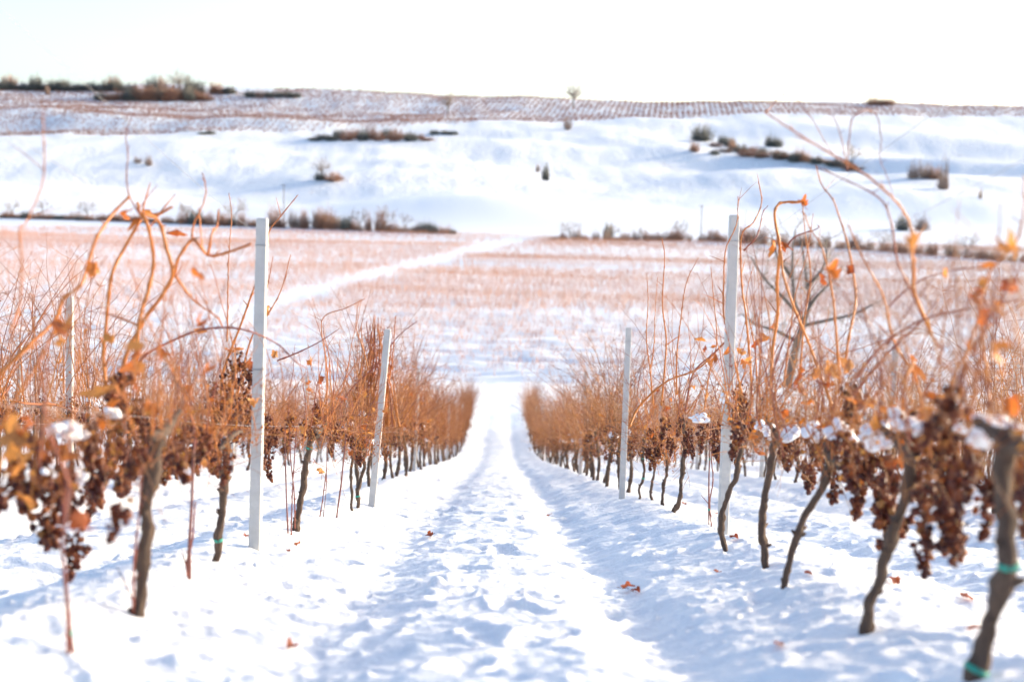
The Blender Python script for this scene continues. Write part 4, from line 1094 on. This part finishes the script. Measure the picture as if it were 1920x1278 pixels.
# ------------------------------------------------------------------ shrubs and trees of the far slope
def shrub_mesh(seed, n, mat, wide=1.0):
    """a bare winter shrub one metre high: a sheaf of branching twigs"""
    rs = np.random.RandomState(seed); mb = MB()
    lob = rs.rand(4) * 6.28
    for i in range(n):
        a = rs.rand() * 2 * math.pi; el = math.asin(rs.rand() ** .8)
        lump = 1 + .22 * math.sin(2 * a + lob[0]) * math.cos(el) + .18 * math.sin(3 * a + lob[1]) + .15 * math.sin(5 * a + 3 * el + lob[2])
        R = lump * rnd(rs, .62, 1.05)
        d = np.array([math.cos(a) * math.cos(el) * .72 * wide, math.sin(a) * math.cos(el) * .72 * wide, math.sin(el)]) * R
        b = np.array([math.cos(a), math.sin(a), 0]) * .38 * wide * rs.rand()
        e = np.array([d[0], d[1], max(.06, d[2])]); m = (b + e) * .5 + rs.randn(3) * .05 + [0, 0, .06]
        mb.tube([b - [0, 0, .04], m, e], [.010, .008, .004], 3, [0, .5, 1], cap=False)
        for q in range(5):
            s = b + (e - b) * rnd(rs, .4, 1.0); f = s + (rs.randn(3) * .09 + np.array([0, 0, .04])); f[2] = max(f[2], .02)
            mb.tube([s, f], [.006, .003], 3, .9, cap=False)
    return mb.mesh('twigs', mat)
SHR = {'b': [shrub_mesh(60 + i, 120, M_SHRUB) for i in range(3)], 'g': [shrub_mesh(70 + i, 260, M_SHRUBG, 1.2) for i in range(3)], 'r': [shrub_mesh(80 + i, 200, M_SHRUBR, 1.25) for i in range(3)], 't': [shrub_mesh(90 + i, 40, M_SHRUB, .9) for i in range(3)]}
rs_sh = np.random.RandomState(3)
def shrub(px, py, wpx, hpx, kind, label, group=None):
    p = on_ground(px, py); s = FPX / p[1]
    h = hpx / s * rnd(rs_sh, .95, 1.6); w = wpx / s / 1.5 * rnd(rs_sh, .85, 1.2)
    o = link('shrub', SHR[kind][rs_sh.randint(3)], loc=(p[0], p[1], terrain(p[0], p[1]) - .05), rot=(0, 0, rnd(rs_sh, 0, 6)), scale=(w, w, h))
    tag(o, label, 'shrub', group)
def grow(mb, tw, rs, p, d, L, r, depth, lift):
    n = 5
    Q = wander(rs, p, d, L, n, .55 / max(L, .4), lift)
    (mb if depth < 3 else tw).tube(Q, np.linspace(max(r, .0022), max(.0016, r * .62), n) * TWIG, 6 if depth < 2 else 3, min(1, .2 + .2 * depth), cap=False)
    if depth >= 4: return
    k = 4 if depth < 3 else 6
    for i in range(k):
        j = n - 1 if i == 0 else rs.randint(2, n)
        dd = Q[-1] - Q[-2]; dd = dd / np.linalg.norm(dd) + rs.randn(3) * (.55 if i else .25) + [0, 0, .12]
        grow(mb, tw, rs, Q[j], dd, L * rnd(rs, .55, .8), r * .62 * (1 if i == 0 else .8), depth + 1, lift)
def tree_meshes(seed, trunkL, spread=0.0, th=1.0):
    rs = np.random.RandomState(seed); mb, tw = MB(), MB()
    P = wander(rs, [0, 0, -.05], [spread, 0, 1], trunkL, 6, .3)
    mb.tube(P, np.linspace(.026, .018, 6) * th, 7, 0)
    for i in range(4):
        a = i * 1.57 + rs.rand()
        grow(mb, tw, rs, P[-1 if i < 3 else -2], [math.cos(a) * .7, math.sin(a) * .7, .9], .27 * rnd(rs, .85, 1.1), .011 * th, 1, .4)
    return mb.mesh('trunk', M_TREE, att=None), tw.mesh('crown', M_TWIG)
TWIG = 1.0
TREES = [tree_meshes(400 + i, .28) for i in range(4)]
def round_tree(seed, wide):
    rs = np.random.RandomState(seed); mb, tw = MB(), MB()
    mb.tube([[0, 0, -.03], [.01, 0, .2], [0, 0, .42]], [.028, .022, .018], 7)
    for i in range(55):
        d = rs.randn(3); d /= np.linalg.norm(d); d[2] = d[2] * .8 + .25
        e = np.array([0, 0, .55]) + d * np.array([wide, wide, .42]) * rnd(rs, .55, 1.05); e[2] = max(e[2], .25)
        st = np.array([0, 0, rnd(rs, .25, .5)]); m = (st + e) * .5 + rs.randn(3) * .03
        tw.tube([st, m, e], [.006, .004, .0025], 3, [0, .5, 1], cap=False)
        for q in range(5):
            a = st + (e - st) * rnd(rs, .4, 1); tw.tube([a, a + rs.randn(3) * .06 + [0, 0, .03]], [.0036, .0022], 3, .9, cap=False)
    return mb.mesh('trunk', M_TREE, att=None), tw.mesh('crown', M_TWIG)
TREES += [round_tree(410 + i, w) for i, w in enumerate((.40, .50, .55))]
def tree(px, py, hpx, label, group=None, kind=0, p=None):
    p = on_ground(px, py) if p is None else p
    h = hpx / (FPX / p[1])
    root = link('bare_tree', None, loc=(p[0], p[1], terrain(p[0], p[1])), rot=(0, 0, rnd(rs_sh, 0, 6)), scale=h)
    link('trunk', TREES[kind][0], root); link('crown', TREES[kind][1], root)
    tag(root, label, 'tree', group)
# skyline and upper slope
G1 = 'bushes on the far hill'
tree(840, 214, 46, 'small round bare tree standing in the hilltop vineyard', None, 4)
tree(1075, 202, 54, 'bare tree breaking the skyline near the middle of the hill', None, 5)
tree(335, 176, 50, 'pale bare tree on the skyline above the brown thicket', None, 6)
for i, x in enumerate(range(0, 240, 17)):
    shrub(x, 169 + 0.01 * x, 34, 15 + 5 * math.sin(i * 2.1), 'g', nth('sk') + ' dark evergreen bush from the left, skyline hedge at the upper left', 'skyline hedge bushes')
for x in (10, 24, 205, 216): shrub(x, 168, 22, 20, 'r', nth('sb') + ' brownish bush from the left sticking out of the skyline hedge', 'skyline hedge bushes')
shrub(89, 178, 14, 14, 'b', 'lone small bush on the snow strip below the skyline hedge', G1)
for i, x in enumerate(range(190, 390, 18)):
    shrub(x, 188 + (i % 2), 32, 14 + 8 * math.sin((x - 180) / 210 * 3.1), 'r' if i % 3 else 'g', nth('bt') + ' brown bush from the left, thicket above the hilltop vineyard', 'brown hilltop thicket')
for x, k in ((250, 'g'), (285, 'g'), (305, 'r'), (330, 'r'), (355, 'g'), (370, 'g')): shrub(x, 178, 30, 24, k, nth('tb') + ' taller bush from the left at the back of the hilltop thicket', 'brown hilltop thicket')
for x, h in ((400, 16), (410, 20), (425, 14), (432, 12)): shrub(x, 176, 24, h, 'r' if h > 15 else 'g', nth('sc') + ' bush from the left, small skyline clump right of the thicket', 'small skyline clump')
for x in (470, 488, 505, 522, 540, 556): shrub(x, 183, 24, 10 if x != 488 else 17, 'g' if x != 488 else 'b', nth('tl') + ' low bush from the left, thin skyline line left of centre', 'thin line of skyline bushes')
for x in (1635, 1652, 1668): shrub(x, 197, 26, 12, 'r', nth('fb') + ' faint brown bush from the left on the right skyline', 'faint skyline bushes')
for i, x in enumerate(range(590, 810, 15)):
    shrub(x, 264 - (3 if i % 2 else 0), 30, 3 + 17 * math.sin((x - 580) / 232 * 3.1), 'g' if (x < 640 or i % 3 == 0) else 'r', nth('mid') + ' dark rusty bush from the left, long low thicket across the middle slope', 'long thicket on the middle slope')
for x in (380, 395, 815, 835, 850): shrub(x, 252, 22, 6, 'g', nth('ts') + ' tiny low scrub from the left beside the long thicket', G1)
shrub(1064, 243, 20, 22, 'b', 'single small bush under the bare skyline tree', G1)
tree(603, 338, 46, 'bare multi-stemmed tree beside a rusty bush on the left slope', None, 6)
shrub(625, 340, 40, 18, 'r', 'rusty bush at the foot of the multi-stemmed tree', G1); shrub(600, 338, 26, 16, 'g', 'dark bush at the foot of the multi-stemmed tree', G1)
shrub(258, 306, 18, 14, 'b', 'left one of two small grey bushes on the left slope', G1); shrub(279, 311, 20, 16, 'b', 'right one of two small grey bushes on the left slope', G1)
shrub(1023, 338, 16, 22, 'g', 'small dark shrub standing alone in the snowy hollow', G1)
shrub(1008, 322, 10, 12, 'b', 'tiny shrub above the lone dark shrub in the hollow', G1)
for x, y, w, h, k in sorted(((1315, 264, 44, 22, 'g'), (1302, 284, 20, 14, 'r'), (1355, 270, 24, 18, 'g'), (1368, 275, 26, 20, 'g'), (1372, 282, 18, 16, 'r'), (1388, 286, 30, 14, 'g'), (1402, 293, 36, 14, 'r'), (1425, 296, 26, 12, 'r'), (1445, 275, 22, 20, 'g'), (1458, 276, 24, 14, 'g'), (1462, 298, 30, 16, 'r'), (1490, 304, 28, 14, 'g'), (1500, 300, 22, 16, 'r'), (1530, 308, 26, 10, 'g'), (1560, 312, 30, 10, 'g'), (1585, 316, 34, 8, 'b'), (1610, 320, 30, 7, 'b'), (1430, 288, 20, 12, 'g'), (1340, 290, 26, 10, 'g'))):
    shrub(x, y, w, h, k, nth('td') + ' dark bush from the left, terrace edge scrub, right slope' if k == 'g' else nth('tr') + ' brownish bush from the left, terrace edge scrub, right slope', 'terrace edge scrub')
_r = np.random.RandomState(66)
for x in np.linspace(1345, 1600, 24):
    shrub(x + rnd(_r, -5, 5), 281 + (x - 1345) * .145 + rnd(_r, -7, 4), rnd(_r, 18, 34), rnd(_r, 6, 12), 'grb'[_r.randint(3)], nth('ls') + ' low bush from the left, scrub strip under the terrace edge', 'terrace edge scrub')
tree(1597, 318, 60, 'faint bare tree at the right end of the terrace edge scrub', None, 1)
for x, y, w, h, k in ((1712, 335, 34, 24, 'b'), (1735, 335, 36, 24, 'b'), (1752, 336, 34, 24, 'r'), (1768, 355, 34, 44, 'b')):
    shrub(x, y, w, h, k, 'tall rounded bush at the right end of the grey clump on the right slope' if h > 40 else nth('gc') + ' bush from the left, grey clump on the right slope', 'grey clump on the right slope')
shrub(1838, 372, 10, 16, 'b', 'tiny lone shrub on the snow at the right edge', G1)
shrub(1692, 432, 34, 22, 'g', 'low dark bush beside a bare bush on the lower right slope', G1); shrub(1728, 432, 40, 36, 'b', 'bare upright bush on the lower right slope', G1)
# hedge along the foot of the slope
rs_h = np.random.RandomState(21)
HG = 'hedge at the foot of the slope'
edge = lambda x: np.interp(x, [0, 200, 450, 830, 960, 1030, 1340, 1640, 1920], [408, 414, 424, 438, 448, 450, 452, 470, 492])
_cnt = {}
def stretch(x):
    st = [(120, 'left edge stretch'), (260, 'stretch behind the golden canes'), (470, 'stretch left of the tall left post'), (590, 'stretch right of the tall left post'), (700, 'dark middle stretch'), (900, 'stretch ending at the snowy track'), (1200, 'stretch right of the snowy gap'), (1370, 'stretch left of the tall right post'), (1560, 'stretch behind the orchard tree'), (1740, 'stretch under the arching right canes'), (9999, 'right edge stretch')]
    nm = next(n for lim, n in st if x < lim)
    return nm
for i, x in enumerate(np.arange(-10, 860, 15)):
    k = 'r' if rs_h.rand() < .5 else ('b' if rs_h.rand() < .6 else 'g')
    hh = (rnd(rs_h, 6, 13) if x < 330 else rnd(rs_h, 9, 32)) * np.clip((890 - x) / 160, .25, 1)
    shrub(x + rnd(rs_h, -5, 5), edge(x), rnd(rs_h, 18, 32), hh, k, f'{nth(stretch(x))} bare bush from the left, foot hedge {stretch(x)}', HG)
for i, x in enumerate(np.arange(1035, 1930, 20)):
    k = 'r' if rs_h.rand() < .5 else 'b'
    shrub(x + rnd(rs_h, -6, 6), edge(x), rnd(rs_h, 18, 34), rnd(rs_h, 8, 20) if x < 1330 else rnd(rs_h, 12, 24), k, f'{nth(stretch(x))} bare bush from the left, foot hedge {stretch(x)}', HG)
for i, (x, h) in enumerate(((23, 42), (80, 46), (163, 50), (352, 52), (440, 62), (520, 50), (600, 42), (672, 52), (720, 58), (760, 44), (1068, 48), (1150, 36), (1205, 30), (1275, 50), (1655, 56), (1810, 60))):
    tree(x, edge(x) - 2, h, nth('ft') + ' thin bare tree from the left rising from the foot hedge', 'trees in the foot hedge', i % 4)
for x, y, w, h in ((797, 436, 36, 24), (615, 426, 50, 26), (1140, 446, 20, 22)):
    shrub(x, y, w, h, 'g', 'dark green bush in the hedge, ' + {797: 'right end of its left half', 615: 'middle of its left half', 1140: 'near the gap'}[x], HG)

# the orchard tree behind the right row
def orchard_tree():
    Y = 62.0
    b = at_depth(1478, 712, Y); b[2] = ground_z(b[0], b[1])
    root = link('orchard_tree', None, loc=b)
    rs = np.random.RandomState(8); mb, tw = MB(), MB()
    s = FPX / Y
    def P(l, dy=0): return [at_depth(x, y, Y + dy) - b for x, y in l]
    main = smooth_path(P([(1476, 725), (1484, 690), (1493, 650), (1508, 600)]), 10); mb.tube(main, np.linspace(.22, .15, 10), 8)
    limbs = [([(1508, 600), (1490, 570), (1484, 520), (1482, 470), (1486, 430)], -.6), ([(1508, 605), (1520, 570), (1516, 530), (1512, 480), (1505, 440)], .8), ([(1510, 590), (1530, 560), (1560, 530), (1585, 500)], .5), ([(1505, 598), (1470, 560), (1430, 520), (1405, 480)], -.4), ([(1508, 610), (1555, 600), (1600, 590), (1640, 570)], .2), ([(1495, 640), (1455, 620), (1420, 610), (1395, 590)], .6), ([(1512, 540), (1550, 500), (1560, 450)], 1.0), ([(1484, 520), (1455, 480), (1440, 440)], -.8)]
    for l, dy in limbs:
        Q = smooth_path(P(l, 0), 12); Q[:, 1] += np.linspace(0, dy, 12)
        mb.tube(Q, np.linspace(.095, .03, 12), 6)
        for k in range(11):
            j = rs.randint(3, 12); d = rs.randn(3) * .8 + [0, 0, .5]
            A = wander(rs, Q[j], d, rnd(rs, .6, 1.3), 6, .5); tw.tube(A, np.linspace(.022, .010, 6), 4, .4, cap=False)
            for m in range(6):
                B = wander(rs, A[rs.randint(1, 6)], rs.randn(3) + [0, 0, .4], rnd(rs, .3, .7), 4, .6); tw.tube(B, [.010, .009, .007, .004], 3, .8, cap=False)
    link('trunk', mb.mesh('trunk', M_TREE, att=None), root); link('crown', tw.mesh('crown', M_TWIG), root)
    tag(root, 'bare spreading orchard tree behind the vines right of the tall right post', 'tree')
orchard_tree()

# utility poles and overhead cables
def pole(px, py, hpx, label):
    p = on_ground(px, py); h = hpx / (FPX / p[1])
    root = link('utility_pole', None, loc=p)
    mb = MB(); mb.tube([[0, 0, -.5], [0, 0, h * .5], [0, 0, h]], [.16, .14, .11], 8); link('shaft', mb.mesh('shaft', M_POLE, att=None), root)
    mb = MB(); mb.tube([[-.9, 0, h - .5], [.9, 0, h - .5]], .06, 5); link('crossarm', mb.mesh('crossarm', M_POLE, att=None), root)
    tag(root, label, 'pole')
pole(532, 412, 66, 'thin utility pole behind the hedge right of the tall left post'); pole(1314, 446, 62, 'thin utility pole behind the hedge left of the tall right post')
for i, (a, b, nm) in enumerate((((1945, -18), (1672, 205), 'upper'), ((1960, 20), (1716, 205), 'lower'))):
    A, B = at_depth(*a, 140), at_depth(*b, 1150)
    t = np.linspace(0, 1, 40)[:, None]; Q = A + (B - A) * t; Q[:, 2] -= (6 * t * (1 - t))[:, 0]
    mb = MB(); mb.tube(Q, 0.018, 4)
    tag(link('overhead_cable', mb.mesh('overhead_cable', M_POLE, att=None)), f'{nm} of two faint cables crossing the sky at the upper right', 'cable', 'overhead cables')
print('valley vines', NV, 'objects', len(bpy.data.objects), 'tris', sum(len(m.polygons) for m in bpy.data.meshes))
